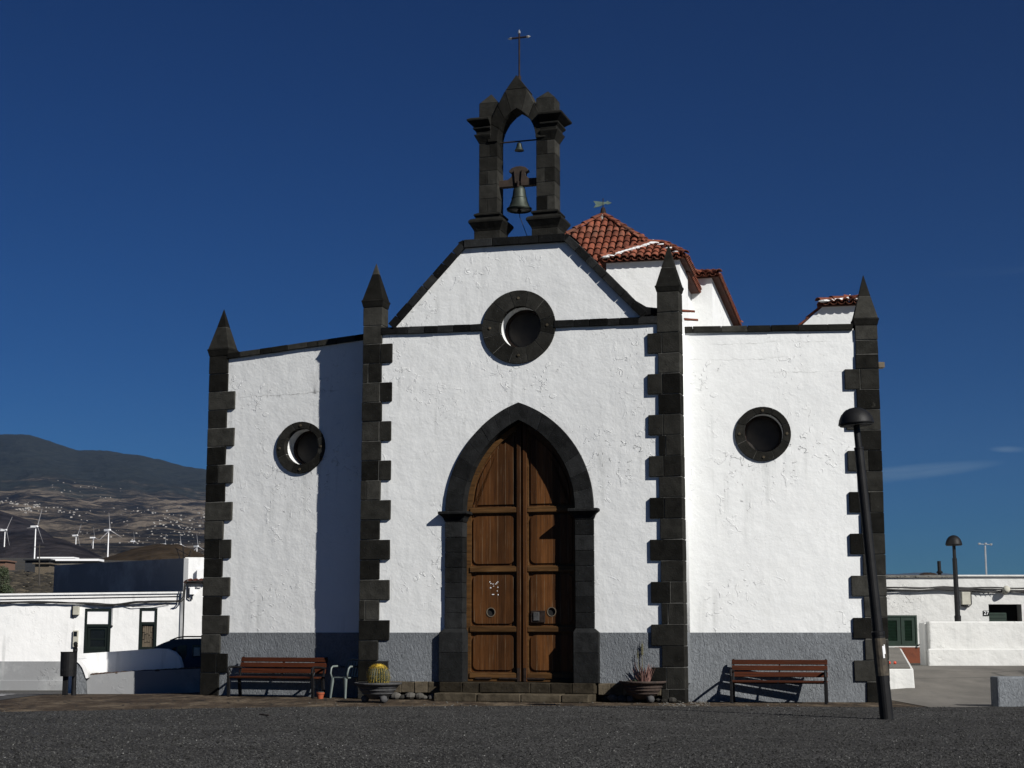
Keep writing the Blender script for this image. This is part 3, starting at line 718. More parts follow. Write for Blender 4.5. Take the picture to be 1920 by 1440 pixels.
# ---- round windows
def oculus(fr, o, i, n, lab=None, bolts=4):
    ring_o = NB(); ph = pi / n
    for k in range(n):
        t0 = ph + 2 * pi * k / n + .006; t1 = ph + 2 * pi * (k + 1) / n - .006; m_ = 5
        ts = [t0 + (t1 - t0) * q / m_ for q in range(m_ + 1)]
        poly = [(o[0] + o[2] * cos(t), o[1] + o[3] * sin(t)) for t in ts] + [(i[0] + (i[2] + .0) * cos(t), i[1] + i[3] * sin(t)) for t in ts[::-1]]
        prism(ring_o, poly, -.045 + rb.uniform(-.004, .004), .10, rb.choice((.6, .75, .9, 1.0, 1.2)))
    w = cpart('round_window', ring_o, M['basalt'], fr, bevel=.006)
    bm = NB()
    p_o = [(o[0] + (o[2] - .012) * cos(2 * pi * k / 48), o[1] + (o[3] - .012) * sin(2 * pi * k / 48)) for k in range(48)]
    p_i = [(i[0] + (i[2] + .012) * cos(2 * pi * k / 48), i[1] + (i[3] + .012) * sin(2 * pi * k / 48)) for k in range(48)]
    cpart('mortar_bed', holed(p_o, [p_i], -.036, .09), M['mortar'], fr, w)
    bm = NB(); prism(bm, ell(i[0], i[1], i[2] + .06, i[3] + .06, 40), .40, .44); cpart('pane', bm, M['pane'], fr, w)
    bm = NB()
    p1 = ell(i[0], i[1], i[2] - .0, i[3] - .0, 40); p2 = ell(i[0], i[1], i[2] - .05, i[3] - .05, 40)
    fr_ = holed(p1, [p2], .35, .40); cpart('window_frame', fr_, M['iron'], fr, w); bm.free()
    for k in range(bolts):
        t = pi / 2 * k; rx, rzz = (o[2] + i[2]) / 2, (o[3] + i[3]) / 2; cx, cz = o[0] + rx * cos(t), o[1] + rzz * sin(t)
        bm = NB(); prism(bm, ell(cx, cz, .028, .028, 12), -.062, -.04); cpart('stone_boss', bm, M['step_stone'], fr, w, bevel=.006)
    return w
oculus(CF, OC[0], OC[1], 12); oculus(LF, OL[0], OL[1], 8); oculus(RF, OR[0], OR[1], 8)

# ---- door surround
bm = NB()
N_ = 8; pts = 64
IAh = inner_arch(ai, zs, ri, pts, sc); OAh = inner_arch(ao, zs, ro, pts, sc); tot = 2 * pts
cut = [round(tot * k / 15) for k in range(16)]; cut[7] = pts - 5; cut[8] = pts + 5
for a, b_ in zip(cut, cut[1:]):
    I = IAh[a:b_ + 1]; O = OAh[a:b_ + 1]
    sh = lambda P: [P[0]] + P[1:-1] + [P[-1]]
    prism(bm, O + I[::-1], -.06 + rb.uniform(-.005, .005), .27, rb.choice((.7, .85, 1., 1.15, 1.3)))
jz = [z35] ; zb = CF.px(972, 1180)[1]
surround = cpart('door_arch', bm, M['basalt_dark'], CF, bevel=.007)
for sgn in (-1, 1):
    bm = NB(); xs = sorted((sc + sgn * ai, sc + sgn * ao)); z = zs - .22
    n_ = 7; hh = (z - zb - .02) / n_
    for k in range(n_): box(bm, xs[0], xs[1], -.06 + rb.uniform(-.004, .004), .27, zb + .02 + k * hh + .003, zb + .02 + (k + 1) * hh - .003, rb.choice((.7, .85, 1., 1.2, 1.4)), .002)
    j = cpart('door_jamb', bm, M['basalt_dark'], CF, bevel=.007)
    bm = NB(); e = .095
    bx0, bx1 = xs[0] - (e if sgn < 0 else .03), xs[1] + (e if sgn > 0 else .03)
    loft(bm, [[(bx0, -.12, zz), (bx1, -.12, zz), (bx1, .27, zz), (bx0, .27, zz)] for zz in (z35, zb - .45)], tone=.9)
    loft(bm, [[(bx0, -.12, zz), (bx1, -.12, zz), (bx1, .27, zz), (bx0, .27, zz)] for zz in (zb - .445, zb - .06)] + [[(xs[0], -.065, zb + .018), (xs[1], -.065, zb + .018), (xs[1], .27, zb + .018), (xs[0], .27, zb + .018)]], tone=1.2)
    cpart('jamb_base', bm, M['basalt_dark'], CF, j, bevel=.008)
    bm = NB(); 
    def mr(e_, z_): return [(xs[0] - e_, -.06 - e_, z_), (xs[1] + e_, -.06 - e_, z_), (xs[1] + e_, .27, z_), (xs[0] - e_, .27, z_)]
    loft(bm, [mr(.0, zs - .215), mr(.02, zs - .17), mr(.03, zs - .14), mr(.05, zs - .11), mr(.09, zs - .075), mr(.115, zs - .06), mr(.115, zs - .02), mr(.10, zs - .005)], tone=.9)
    cpart('impost', bm, M['basalt_dark'], CF, j, bevel=.004)

# ---- door leaves
zd0 = z35 + .01; DP = .20
za = lambda x, a_, r_: (lambda Rr: zs + sqrt(max(0, Rr * Rr - (abs(x - sc) + Rr - a_) ** 2)))((a_ * a_ + r_ * r_) / (2 * a_))
railz = [CF.px(930, 1267, DP)[1], CF.px(930, 1180, DP)[1], CF.px(930, 1067.5, DP)[1], CF.px(930, 957, DP)[1]]
RH = .065
def rrect(x0, x1, z0, z1, r, n=5):
    P = []
    for cx, cz, t0 in ((x1 - r, z1 - r, 0), (x0 + r, z1 - r, pi / 2), (x0 + r, z0 + r, pi), (x1 - r, z0 + r, 1.5 * pi)):
        P += [(cx + r * cos(t0 + pi / 2 * k / n), cz + r * sin(t0 + pi / 2 * k / n)) for k in range(n + 1)]
    return P
for sgn in (-1, 1):
    xa, xb = sc + sgn * .012, sc + sgn * (ai + .06)
    def archpoly(x_in, x_out, zlow, a_, r_, n=14):
        P = [(x_in, zlow), (x_out, zlow)]
        for k in range(n + 1):
            x = x_out + (x_in - x_out) * k / n; P.append((x, za(x, a_, r_)))
        return P if sgn > 0 else P[::-1]
    full = archpoly(xa, xb, zd0, ai + .06, ri + .07)
    xi = sc + sgn * .125; xo = sc + sgn * (ai - .085)
    lo, hi = min(xi, xo), max(xi, xo)
    spans = [(railz[0] + RH, railz[1] - RH), (railz[1] + RH, railz[2] - RH), (railz[2] + RH, railz[3] - RH)]
    top = archpoly(xi, xo, railz[3] + RH, ai - .085, ri - .12, 12)
    holes = [rrect(lo, hi, a, b_, .025) for a, b_ in spans] + [top]
    leaf = cpart('door_leaf', holed(full, holes, DP, DP + .05), M['door_rail'], CF, bevel=.006)
    bm = NB(); prism(bm, archpoly(xa, xb, zd0, ai + .05, ri + .06), DP + .045, DP + .09); cpart('backboard', bm, M['door_wood'], CF, leaf)
    port = [CF.px(920, 1148, DP), CF.px(1034, 1147, DP)][0 if sgn < 0 else 1]
    for k, (a, b_) in enumerate(spans):
        bm = NB()
        hl = [ell(port[0], port[1], .085, .085, 20)] if k == 1 else []
        # the panel: planks of slightly different tone
        me = holed(rrect(lo + .045, hi - .045, a + .045, b_ - .045, .10), hl, DP + .018, DP + .05)
        cpart('door_panel', me, M['door_wood'], CF, leaf, bevel=.01); bm.free()
        if k == 1:
            bm = NB(); prism(bm, ell(port[0], port[1], .082, .082, 20), DP + .040, DP + .048); cpart('port_hole', bm, M['void'], CF, leaf)
            me = holed(ell(port[0], port[1], .092, .092, 24), [ell(port[0], port[1], .078, .078, 24)], DP + .008, DP + .03); cpart('port_rim', me, M['weather_wood'], CF, leaf)
    tp = archpoly(xi + sgn * .045, xo - sgn * .045, railz[3] + RH + .045, ai - .13, ri - .18, 12)
    bm = NB(); prism(bm, tp, DP + .018, DP + .05); cpart('door_panel', bm, M['door_wood'], CF, leaf, bevel=.01)
    for k in range(4):
        bm = NB(); z = railz[k]; box(bm, lo - .02, hi + .02, DP - .022, DP + .01, z - RH * .8, z + RH * .8, rb.choice((.8, 1., 1.1)))
        cpart('rail', bm, M['door_rail'], CF, leaf, bevel=.012)
    bm = NB(); box(bm, *(sorted((sc + sgn * .02, sc + sgn * .105))), DP - .03, DP + .01, zd0, za(sc + sgn * .105, ai, ri) - .02, rb.choice((.7, .9)))
    cpart('meeting_stile', bm, M['door_wood'], CF, leaf, bevel=.01)
    bm = NB()
    for a, b_, z in ((.10, .46, zd0 + .06), (.62, .95, zd0 + .06)):
        box(bm, *(sorted((sc + sgn * a, sc + sgn * b_))), DP - .030, DP - .005, z - .015, z + .015)
    box(bm, *(sorted((sc + sgn * .04, sc + sgn * .09))), DP - .036, DP - .005, zd0, zd0 + .26)
    cpart('iron_strap', bm, M['iron'], CF, leaf)
    if sgn > 0:
        bm = NB(); p, q = CF.px(996, 1145, DP), CF.px(1022, 1167, DP); box(bm, p[0], q[0], DP - .02, DP + .01, q[1], p[1])
        lk = cpart('lock_plate', bm, M['iron'], CF, leaf, bevel=.004)
        bm = NB(); box(bm, p[0] + .05, p[0] + .17, DP - .04, DP - .01, q[1] + .03, p[1] - .03); cpart('lock_case', bm, M['pot_grey'], CF, leaf, bevel=.01)
    else:
        # chips of white paint left in a chalked sign
        bm = NB()
        for px, py, w, h_ in ((918, 1091, 1.6, 2.2), (920, 1094, 2.2, 1.6), (924, 1095, 3.5, 1), (929, 1095, 2.4, 1.2), (931, 1093, 1.4, 2.4), (933, 1091, 1.5, 2), (919.5, 1102, 2.6, 2.2), (925, 1099, 2.2, 1), (933, 1101, 1.6, 2), (932, 1108, 1.4, 1.6), (924, 1114.5, 5, 1.6), (933.5, 1115, 1.6, 2.4)):
            c = CF.px(px, py, DP); w *= .0055; h_ *= .0055
            prism(bm, [(c[0] - w, c[1] - h_ * .6), (c[0] + w * .7, c[1] - h_), (c[0] + w, c[1] + h_ * .7), (c[0] - w * .5, c[1] + h_)], DP + .012, DP + .02)
        cpart('paint_marks', bm, M['white_paint'], CF, leaf)
bm = NB(); box(bm, sc - ai - .3, sc + ai + .3, .32, .9, 0, zs + ri + .3); cpart('dark_interior', bm, M['void'], CF)

# ---- doorstep and footing
bm = NB(); x0 = CF.px(830, 1290)[0]; x1 = CF.px(1120, 1290)[0]
cuts = [x0, CF.px(873, 1290)[0], CF.px(905, 1290)[0], CF.px(1000, 1290)[0], CF.px(1038, 1290)[0], CF.px(1078, 1290)[0], x1]
for a, b_ in zip(cuts, cuts[1:]): box(bm, a + .004, b_ - .004, -.22 + rb.uniform(-.01, .01), .35, .16, z35, rb.choice((.35, .45, .6, .5)), .006)
cpart('threshold', bm, M['step_stone'], CF, bevel=.014)
bm = NB(); cuts = [x0 + .02, CF.px(911, 1308)[0], CF.px(992, 1308)[0], CF.px(1067, 1308)[0], x1 - .02]
for a, b_ in zip(cuts, cuts[1:]): box(bm, a + .005, b_ - .005, -.58 + rb.uniform(-.012, .012), .0, 0, .155, rb.choice((.8, .95, 1.1)), .008)
cpart('doorstep', bm, M['step_stone'], CF, bevel=.02)
for a, b_ in ((cl + .35, x0 - .02), (x1 + .02, cr - .45)):
    bm = NB(); n_ = 5
    for k in range(n_):
        p, q = a + (b_ - a) * k / n_, a + (b_ - a) * (k + 1) / n_; box(bm, p + .004, q - .004, -.045 + rb.uniform(-.01, .01), .3, .135, z35 - .003, rb.choice((1.0, 1.3, 1.6)), .008)
    cpart('footing_course', bm, M['step_stone'], CF, bevel=.014)
def boulder(bm, c, r, tone=1.0, sq=(1, 1, 1)):
    n, m_ = 9, 5; secs = []
    for i in range(m_ + 1):
        t = pi * (i + .35) / (m_ + .7); secs.append([(c[0] + sq[0] * r * sin(t) * cos(2 * pi * k / n) * rb.uniform(.85, 1.12), c[1] + sq[1] * r * sin(t) * sin(2 * pi * k / n) * rb.uniform(.85, 1.12), c[2] - sq[2] * r * cos(t) * rb.uniform(.9, 1.08)) for k in range(n)])
    loft(bm, secs, True, tone)
for side in (-1, 1):
  bm = NB()
  for k in range(46):
    x = cl + .1 + (cr - cl - .1) * (k + rb.random() * .6) / 46
    if x0 - .05 < x < x1 + .05 or (x - sc) * side < 0: continue
    boulder(bm, (x, .0 + rb.uniform(-.04, .05), rb.uniform(.03, .08)), rb.uniform(.055, .10), rb.choice((.6, 1.0, 1.5, 1.9)), (1.3, 1, .8))
  box(bm, *((cl + .1, x0) if side < 0 else (x1, cr - .1)), .06, .5, -.1, .2, .3)
  cpart('rubble_footing', bm, M['rock'], CF)

# ---- bell arch
def S(px, py=300, dep=0.0): return CF.px(px, py, dep)[0]
def Z(px, py, dep=0.0): return CF.px(px, py, dep)[1]
TD = .40
def tower_pier(xa, xb, yr, inn=1):
    """xa,xb front shaft edges (s), yr: photo rows base, base cornice, shaft foot, capital foot, capital top, block top, apex"""
    zb0, zb1, zsf, zcf, zct, zbt, zap = yr; cx = (xa + xb) / 2; hw = (xb - xa) / 2; hd = TD / 2; cy = hd + .02
    def sq(e, z, k=1.0): return [(cx + i * (hw * k + e), cy + j * (hd * k + e), z) for i, j in ((-1, -1), (1, -1), (1, 1), (-1, 1))]
    def cq(e, z):
        q = sq(e, z); lim = (xb - .13) if inn > 0 else (xa + .10)
        return [((min(x, lim) if inn > 0 else max(x, lim)), y, z) for x, y, z in q]
    bm = NB()
    loft(bm, [sq(.075, zb0), sq(.075, zb1 - .02)], tone=.9)
    # base cornice, flaring out then stepping in
    loft(bm, [sq(.075, zb1 - .02), sq(.09, zb1 + .02), sq(.15, zb1 + .12), sq(.17, zb1 + .15), sq(.17, zb1 + .19), sq(.14, zb1 + .225), sq(.05, zb1 + .26), sq(.06, zb1 + .28), sq(.085, zb1 + .31), sq(.085, zb1 + .34), sq(.02, zsf)], tone=.7)
    n_ = 5; hh = (zcf - zsf) / n_
    for k in range(n_):
        z0, z1 = zsf + k * hh + .003, zsf + (k + 1) * hh - .003
        if k % 2: loft(bm, [sq(rb.uniform(-.003, .003), z0), sq(0, z1)], tone=tn())
        else:
            m_ = cx + hw * rb.choice((-.1, .15)); box(bm, cx - hw, m_ - .003, cy - hd, cy + hd, z0, z1, tn(), .002); box(bm, m_ + .003, cx + hw, cy - hd - .002, cy + hd, z0, z1, tn(), .002)
    H_ = zct - zcf
    loft(bm, [cq(.0, zcf), cq(.01, zcf + H_ * .05), cq(.075, zcf + H_ * .30), cq(.085, zcf + H_ * .36), cq(.04, zcf + H_ * .38), cq(.05, zcf + H_ * .50), cq(.10, zcf + H_ * .60), cq(.10, zcf + H_ * .66), cq(.05, zcf + H_ * .68), cq(.20, zcf + H_ * .90), cq(.205, zcf + H_ * .97), cq(.15, zct + .02), cq(.02, zct + .06)], tone=.75)
    loft(bm, [sq(.0, zcf + .002), sq(.0, zct + .055)], tone=.8)
    loft(bm, [sq(.0, zct + .06), sq(.0, zbt)], tone=1.1)
    loft(bm, [sq(.0, zbt + .004), sq(0, zap, .04)], tone=1.2)
    o = cpart('bell_pier', bm, M['basalt'], CF, bevel=.008)
    bm = NB(); loft(bm, [sq(-.012, zb0), sq(-.012, zbt)]); cpart('mortar_core', bm, M['mortar'], CF, o)
    return cx, hw
lx0, lx1 = S(897.3, 340), S(932.3, 340); rx0, rx1 = S(1004.8, 340), S(1040, 340)
zt_ = (gTL[1] + gTR[1]) / 2 + .12
tower_pier(lx0, lx1, (zt_, Z(914, 432), Z(914, 398), Z(914, 268), Z(914, 224), Z(914, 199, .2), Z(918, 177, .2)), 1)
tower_pier(rx0, rx1, (zt_, Z(1022, 427), Z(1022, 393), Z(1022, 262), Z(1022, 214), Z(1022, 189, .2), Z(1027, 171, .2)), -1)
# pointed arch between the piers
bm = NB(); acx = (lx1 + rx0) / 2; aw = (rx0 - lx1) / 2
zsp = Z(969, 262); zia = Z(969, 203); zap = Z(968, 141)
IN = inner_arch(aw, zsp, zia - zsp, 10, acx); xo0, xo1 = lx1 - .20, rx0 + .20
OUTL = [(xo0, zsp), (xo0 + .01, Z(914, 238)), (lx1 - .03, Z(935, 205)), (lx1 + .16, Z(948, 172)), (acx, zap), (rx0 - .16, Z(986, 172)), (rx0 + .03, Z(1003, 205)), (xo1 - .01, Z(1020, 238)), (xo1, zsp)]
def along(P, t):
    Ls = [0]
    for a, b_ in zip(P, P[1:]): Ls.append(Ls[-1] + sqrt((a[0] - b_[0]) ** 2 + (a[1] - b_[1]) ** 2))
    d = t * Ls[-1]
    for i in range(len(P) - 1):
        if d <= Ls[i + 1] + 1e-9:
            k = (d - Ls[i]) / (Ls[i + 1] - Ls[i]); return (P[i][0] + (P[i + 1][0] - P[i][0]) * k, P[i][1] + (P[i + 1][1] - P[i][1]) * k)
    return P[-1]
cutsI = [0, .16, .30, .42, .58, .70, .84, 1.0]; cutsO = [0, .13, .26, .37, .63, .74, .87, 1.0]
for i in range(7):
    I = [along(IN, cutsI[i] + (cutsI[i + 1] - cutsI[i]) * k / 6 + (.002 if k == 0 else -.002 if k == 6 else 0)) for k in range(7)]
    O = [along(OUTL, cutsO[i] + (cutsO[i + 1] - cutsO[i]) * k / 6 + (.002 if k == 0 else -.002 if k == 6 else 0)) for k in range(7)]
    if i == 3:
        O = [O[0]] + [p for p in OUTL if O[0][0] < p[0] < O[-1][0]] + [O[-1]]
        zq = zap - .30; xl = lambda z: acx - (acx - (lx1 + .16)) * (zap - z) / (zap - Z(948, 172))
        O2 = [O[0]] + [(xl(zq), zq), (2 * acx - xl(zq), zq)] + [O[-1]]
        prism(bm, [p for p in O2 if True] + I[::-1], -.02, TD + .01, 1.0)
        prism(bm, [(xl(zq + .008), zq + .008), (acx, zap), (2 * acx - xl(zq + .008), zq + .008)], -.02, TD + .01, 1.0)
    else: prism(bm, O + I[::-1], -.02 + rb.uniform(-.003, .003), TD + .01, tn())
cpart('bell_arch', bm, M['basalt'], CF, bevel=.006)
# iron cross
bm = NB(); cxm = CF.px(970.5, 140, .2); ctop = CF.px(969, 57, .2); carm = CF.px(970, 71, .2); aL = CF.px(956, 73, .2)[0]; aR = CF.px(986, 69.5, .2)[0]; hwA = (aR - aL) / 2
xc = acx
tube(bm, [(xc, .2, zap - .12), (xc, .2, ctop[1] - .06)], .018, 8); lathe(bm, [(.04, 0), (.04, .10), (.02, .12)], 8, (xc, .2, zap - .06))
tube(bm, [(xc - hwA, .2, carm[1]), (xc + hwA, .2, carm[1])], .02, 8)
cross = cpart('cross', bm, M['iron'], CF)
for p, dr in (((xc - hwA, carm[1]), (-1, 0)), ((xc + hwA, carm[1]), (1, 0)), ((xc, ctop[1] - .06), (0, 1))):
    bm = NB(); tube(bm, [(p[0] - dr[0] * .01, .2, p[1] - dr[1] * .01), (p[0] + dr[0] * .02, .2, p[1] + dr[1] * .02), (p[0] + dr[0] * .075, .2, p[1] + dr[1] * .075)], [.028, .03, .003], 8); cpart('finial_tip', bm, M['silver'], CF, cross)

# ---- tiled roofs
def tile(bm, M_, x, y0, z0, y1, z1, r0, r1, tone, inv=False):
    n = 6; th = .014; secs = []
    for y, z, r in ((y0, z0, r0), (y1, z1, r1)):
        sg = -1 if inv else 1
        o = [(x + r * cos(pi * k / n), y, z + sg * r * .8 * sin(pi * k / n)) for k in range(n + 1)]
        i = [(x + (r - th) * cos(pi * k / n), y, z + sg * (r - th) * .8 * sin(pi * k / n)) for k in range(n, -1, -1)]
        secs.append([M_ @ Vector(p) for p in o + i])
    loft(bm, secs, True, tone)
def slope(bm, M_, W0, L_, lb, rb_, sp=.165, st=.30, r=.078, pans=True):
    """tiles on the plane z=0 of M_: x across, y up the slope; lb/rb_: left and right limits as functions of y"""
    nx = int(W0 / sp)
    for i in range(nx + 1):
        x = (i + .5) * sp - (nx + 1) * sp / 2 + W0 / 2
        y = 0
        while y < L_ - .04:
            ym = y + .5 * st
            if lb(y + .08) + .02 < x < rb_(y + .08) - .02:
                tile(bm, M_, x + rb.uniform(-.006, .006), y - .02, .035 + rb.uniform(-.004, .006), min(L_, y + st + .06), .01, r * rb.uniform(.97, 1.05), r * .8, rb.choice((.6, .75, .9, 1., 1., 1.1, 1.25)))
            y += st
        if pans and lb(0) < x + sp / 2 < rb_(0): tile(bm, M_, x + sp / 2, -.05, .03, .35, .03, r * .95, r * .95, .7, True)
def hipline(bm, p, q, r=.085, st=.33, up=Vector((0, 0, 1))):
    p, q = Vector(p), Vector(q); d = q - p; L_ = d.length; d.normalize(); x = d.cross(up).normalized(); z = x.cross(d)
    M_ = Matrix((x, d, z)).transposed().to_4x4(); M_.translation = p
    n = max(1, round(L_ / st)); s_ = L_ / n
    for k in range(n): tile(bm, M_, 0, k * s_ - .03, .045, (k + 1) * s_ + .04, .02, r, r * .82, rb.choice((.7, .85, 1., 1.15)))
def hiproof(name, fr, x0, x1, y0, y1, z, h, rx0, rx1, ry, mortar=False, sp=.165):
    """hip roof over a rectangle of frame fr; the ridge runs from rx0 to rx1 at y=ry"""
    bm = NB(); e = [Vector((x0, y0, z)), Vector((x1, y0, z)), Vector((x1, y1, z)), Vector((x0, y1, z))]
    a, b_ = Vector((rx0, ry, z + h)), Vector((rx1, ry, z + h))
    dn = Vector((0, 0, .05))
    bs = [bm.verts.new(p - dn) for p in e]; tp = [bm.verts.new(a - dn * .5), bm.verts.new(b_ - dn * .5)]
    fs = [bm.faces.new((bs[0], bs[1], tp[1], tp[0])), bm.faces.new((bs[1], bs[2], tp[1])), bm.faces.new((bs[2], bs[3], tp[0], tp[1])), bm.faces.new((bs[3], bs[0], tp[0])), bm.faces.new(bs[::-1])]
    paint(bm, fs, .3)
    def face(p, q, u, v):
        w = (q - p).length; ex = (q - p).normalized(); ap = (u + v) / 2; fy = (ap - p) - ex * (ap - p).dot(ex); L_ = fy.length; ey = fy.normalized(); ez = ex.cross(ey)
        M_ = Matrix((ex, ey, ez)).transposed().to_4x4(); M_.translation = p
        ua, va = (u - p).dot(ex), (v - p).dot(ex)
        slope(bm, M_, w, L_, lambda y: ua * y / L_, lambda y: w + (va - w) * y / L_, sp)
    face(e[0], e[1], a, b_); face(e[1], e[2], b_, b_); face(e[2], e[3], b_, a); face(e[3], e[0], a, a)
    for p, q in ((e[0], a), (e[1], b_), (e[2], b_), (e[3], a)): hipline(bm, p + Vector((0, 0, .03)), q + Vector((0, 0, .04)))
    if (b_ - a).length > .1: hipline(bm, a + Vector((0, 0, .04)), b_ + Vector((0, 0, .04)))
    o = cpart(name, bm, M['tile'], fr)
    if mortar:
        for p, q, s in ((e[0], a, 1), (e[1], b_, -1)):
            bm = NB()
            d = (q - p); k = 13 if s > 0 else 3
            for i in range(k):
                c = p + d * (i + .5) / k; boulder(bm, (c.x + s * .075, c.y - .075, c.z + .04), .05, 1, (2.1, 1, .55))
            cpart('lime_mortar', bm, M['white_smooth'], fr, o)
        bm = NB(); boulder(bm, (a.x + .10, a.y - .05, a.z + .05), .07, 1, (2.0, .8, .5)); boulder(bm, (a.x + .1, a.y - .03, a.z + .10), .025, 1, (.8, .8, 1.6))
        cpart('lime_mortar', bm, M['white_smooth'], fr, o)
    return o
YA = 38.0; ap = atY(1131, 407, YA)
AF = Frame(ap.x, YA, 12.5); a_ = 2.3; hA = 1.95
hiproof('lantern_roof', AF, -a_, a_, -a_, a_, ap.z - hA, hA, 0, 0, 0)
bm = NB(); box(bm, -a_ + .2, a_ - .2, -a_ + .2, a_ - .2, 6.9, ap.z - hA - .03); cpart('lantern_wall', bm, M['white'], AF)
bm = NB(); lathe(bm, [(.17, -.12), (.12, .02), (.09, .06)], 12, (0, 0, ap.z)); fin = cpart('finial_base', bm, M['far_white'], AF)
bm = NB(); lathe(bm, [(.09, .04), (.05, .22), (.035, .24)], 10, (0, 0, ap.z)); tube(bm, [(0, 0, ap.z + .2), (0, 0, ap.z + .47)], .012, 6)
fin2 = cpart('finial', bm, M['iron'], AF)
bm = NB(); vz = ap.z + .345
poly = [(-.27, .075), (-.12, .055), (.03, .03), (.09, .035), (.12, .06), (.17, .03), (.24, .0), (.17, -.03), (.11, -.035), (.08, -.01), (.03, -.03), (-.1, -.075), (-.26, -.10), (-.2, -.02)]
prism(bm, [(x * .9, vz + z) for x, z in poly], -.008, .008); cpart('weathervane', bm, M['copper'], AF, fin2)
# small hipped block in front of the lantern
dl = atY(1137, 540, 34.5); DF = Frame(dl.x, 34.5, 12.5); dw = DF.px(1275, 540)[0]; dz = DF.px(1200, 488)[1]
bm = NB(); box(bm, 0, dw, 0, 1.6, 6.9, dz); cpart('chapel_wall', bm, M['white'], DF)
rdz = DF.px(1215, 453, .85)[1]
hiproof('chapel_roof', DF, -.10, dw + .13, -.10, 1.75, dz + .02, rdz - dz - .12, dw * .52, dw * .70, .85, True)
# longer block behind, running away from the viewer
el_ = atY(1335, 530, 37.5); EF = Frame(el_.x, 37.5, 12.5); ez = EF.px(1335, 519)[1]
bm = NB(); box(bm, -3.2, 0, 0, 6.2, 6.9, ez); cpart('choir_wall', bm, M['white'], EF)
hiproof('choir_roof', EF, -3.4, .17, -.12, 6.4, ez + .02, .75, -1.7, -1.6, 3.0)
# sloping wing wall with a little tiled cap at the far right
gl = atY(1503, 610, 34.0); GF = Frame(gl.x, 34.0, 12.5)
pp = [GF.px(*q) for q in ((1490, 622), (1545, 573), (1612, 571), (1612, 640), (1490, 640))]
pp = [(x, max(z, 6.6)) for x, z in pp]
cpart('chapel_wall', holed([pp[0], pp[1], pp[2], (pp[2][0], 6.6), (pp[0][0], 6.6)], [], 0, .9), M['white'], GF)
gw = pp[2][0] - pp[1][0]
hiproof('chapel_roof', GF, pp[1][0] - .10, pp[2][0] + .1, -.12, 1.0, pp[1][1] + .02, .15, pp[1][0] + .45, pp[2][0] - .2, .45, True)
bm = NB(); hipline(bm, (pp[0][0], .1, pp[0][1] + .0), (pp[1][0], .1, pp[1][1] - .0), .07, .35); cpart('tile_coping', bm, M['tile'], GF)
bm = NB()
for px, py in ((1290, 588), (1296, 604)):
    c = atY(px, py, 33.4); hipline(bm, (c.x - .12, c.y, c.z), (c.x + .1, c.y - .05, c.z), .06, .2)
cpart('tile_coping', bm, M['tile'], Matrix.Identity(4))
# stone water spout on the right side wall
q0 = atY(1640, 686, 31.3); q1 = atY(1658, 686, 31.2); bm = NB(); box(bm, q0.x - .3, q1.x, 31.15, 31.35, q0.z - .055, q0.z + .055, 2.2); cpart('water_spout', bm, M['weather_wood'], Matrix.Identity(4), bevel=.01)

# ================================================================== bells
def bell_prof(R_, h_): return [(R_ * .97, -h_ * .93), (R_, -h_), (R_ * .98, -h_ * .96), (R_ * .84, -h_ * .84), (R_ * .66, -h_ * .62), (R_ * .55, -h_ * .38), (R_ * .50, -h_ * .16), (R_ * .40, -h_ * .04), (R_ * .2, 0), (R_ * .02, .01)]
yb = .2; bw = CF.world(acx, yb, 0)
zy = Z(975, 344, yb); zrim = Z(975, 395, yb); ztop = Z(975, 349, yb)
bell = thing('church_bell', 'large green bronze bell with wooden yoke hanging in the bell arch', 'bell', (bw.x, bw.y, zy), -CF.a)
bm = NB(); R_ = (S(995.5, 390, yb) - S(951, 390, yb)) / 2; lathe(bm, bell_prof(R_, ztop - zrim), 32, (0, 0, ztop - zy), tone=1)
bo = obj('bell_body', bm, M['bronze'], bell, smooth=True)
bm = NB()
for k, zz in ((.99, -.93), (.6, -.5)):
    lathe(bm, [(R_ * k, zz * (ztop - zrim) - .012), (R_ * k + .012, zz * (ztop - zrim)), (R_ * k, zz * (ztop - zrim) + .012)], 32, (0, 0, ztop - zy))
obj('bell_moulding', bm, M['bronze'], bo, smooth=True)
bm = NB(); yw = aw + .02; z1 = Z(975, 335, yb) - zy; zt2 = Z(975, 313, yb) - zy
yoke = [(-yw, -.07), (yw, -.07), (yw, .07), (.22, .075), (.15, .13), (.14, .19), (.20, .22), (.20, .25), (.14, .30), (.05, .325), (-.05, .325), (-.14, .30), (-.20, .25), (-.20, .22), (-.14, .19), (-.15, .13), (-.22, .075), (-yw, .07)]
sc_ = (zt2 + .0) / .325
prism(bm, [(x, z * sc_ if z > 0 else z) for x, z in yoke], -.07, .07); obj('yoke', bm, M['yoke_wood'], bell, bevel=.01)
bm = NB()
for x in (-.06, .06): tube(bm, [(x * 1.4, -.09, .24 * sc_), (x, -.09, -.02), (x * .6, -.05, -.09)], .012, 6)
tube(bm, [(0, -.1, -.10), (0, -.1, .02)], .03, 8); obj('hanger_straps', bm, M['iron'], bell)
bm = NB(); zr = zrim - zy
tube(bm, [(0, 0, zr + .35), (0, 0, zr - .06)], .018, 6); lathe(bm, [(.01, -.05), (.045, -.02), (.045, .02), (.01, .05)], 10, (0, 0, zr - .02)); obj('clapper', bm, M['iron'], bell)
bm = NB(); rp = CF.px(990, 443, yb); tube(bm, [(0, 0, zr - .04), (.01, 0, zr - .14), (.03, 0, zr - .18), (rp[0] - acx, .0, rp[1] - zy - .05)], .007, 5); obj('bell_rope', bm, M['cable'], bell)
zsb = Z(973, 265, yb)
sb = thing('small_bell', 'small bronze bell hanging from the iron bar above the large bell', 'bell', (bw.x, bw.y, zsb), -CF.a)
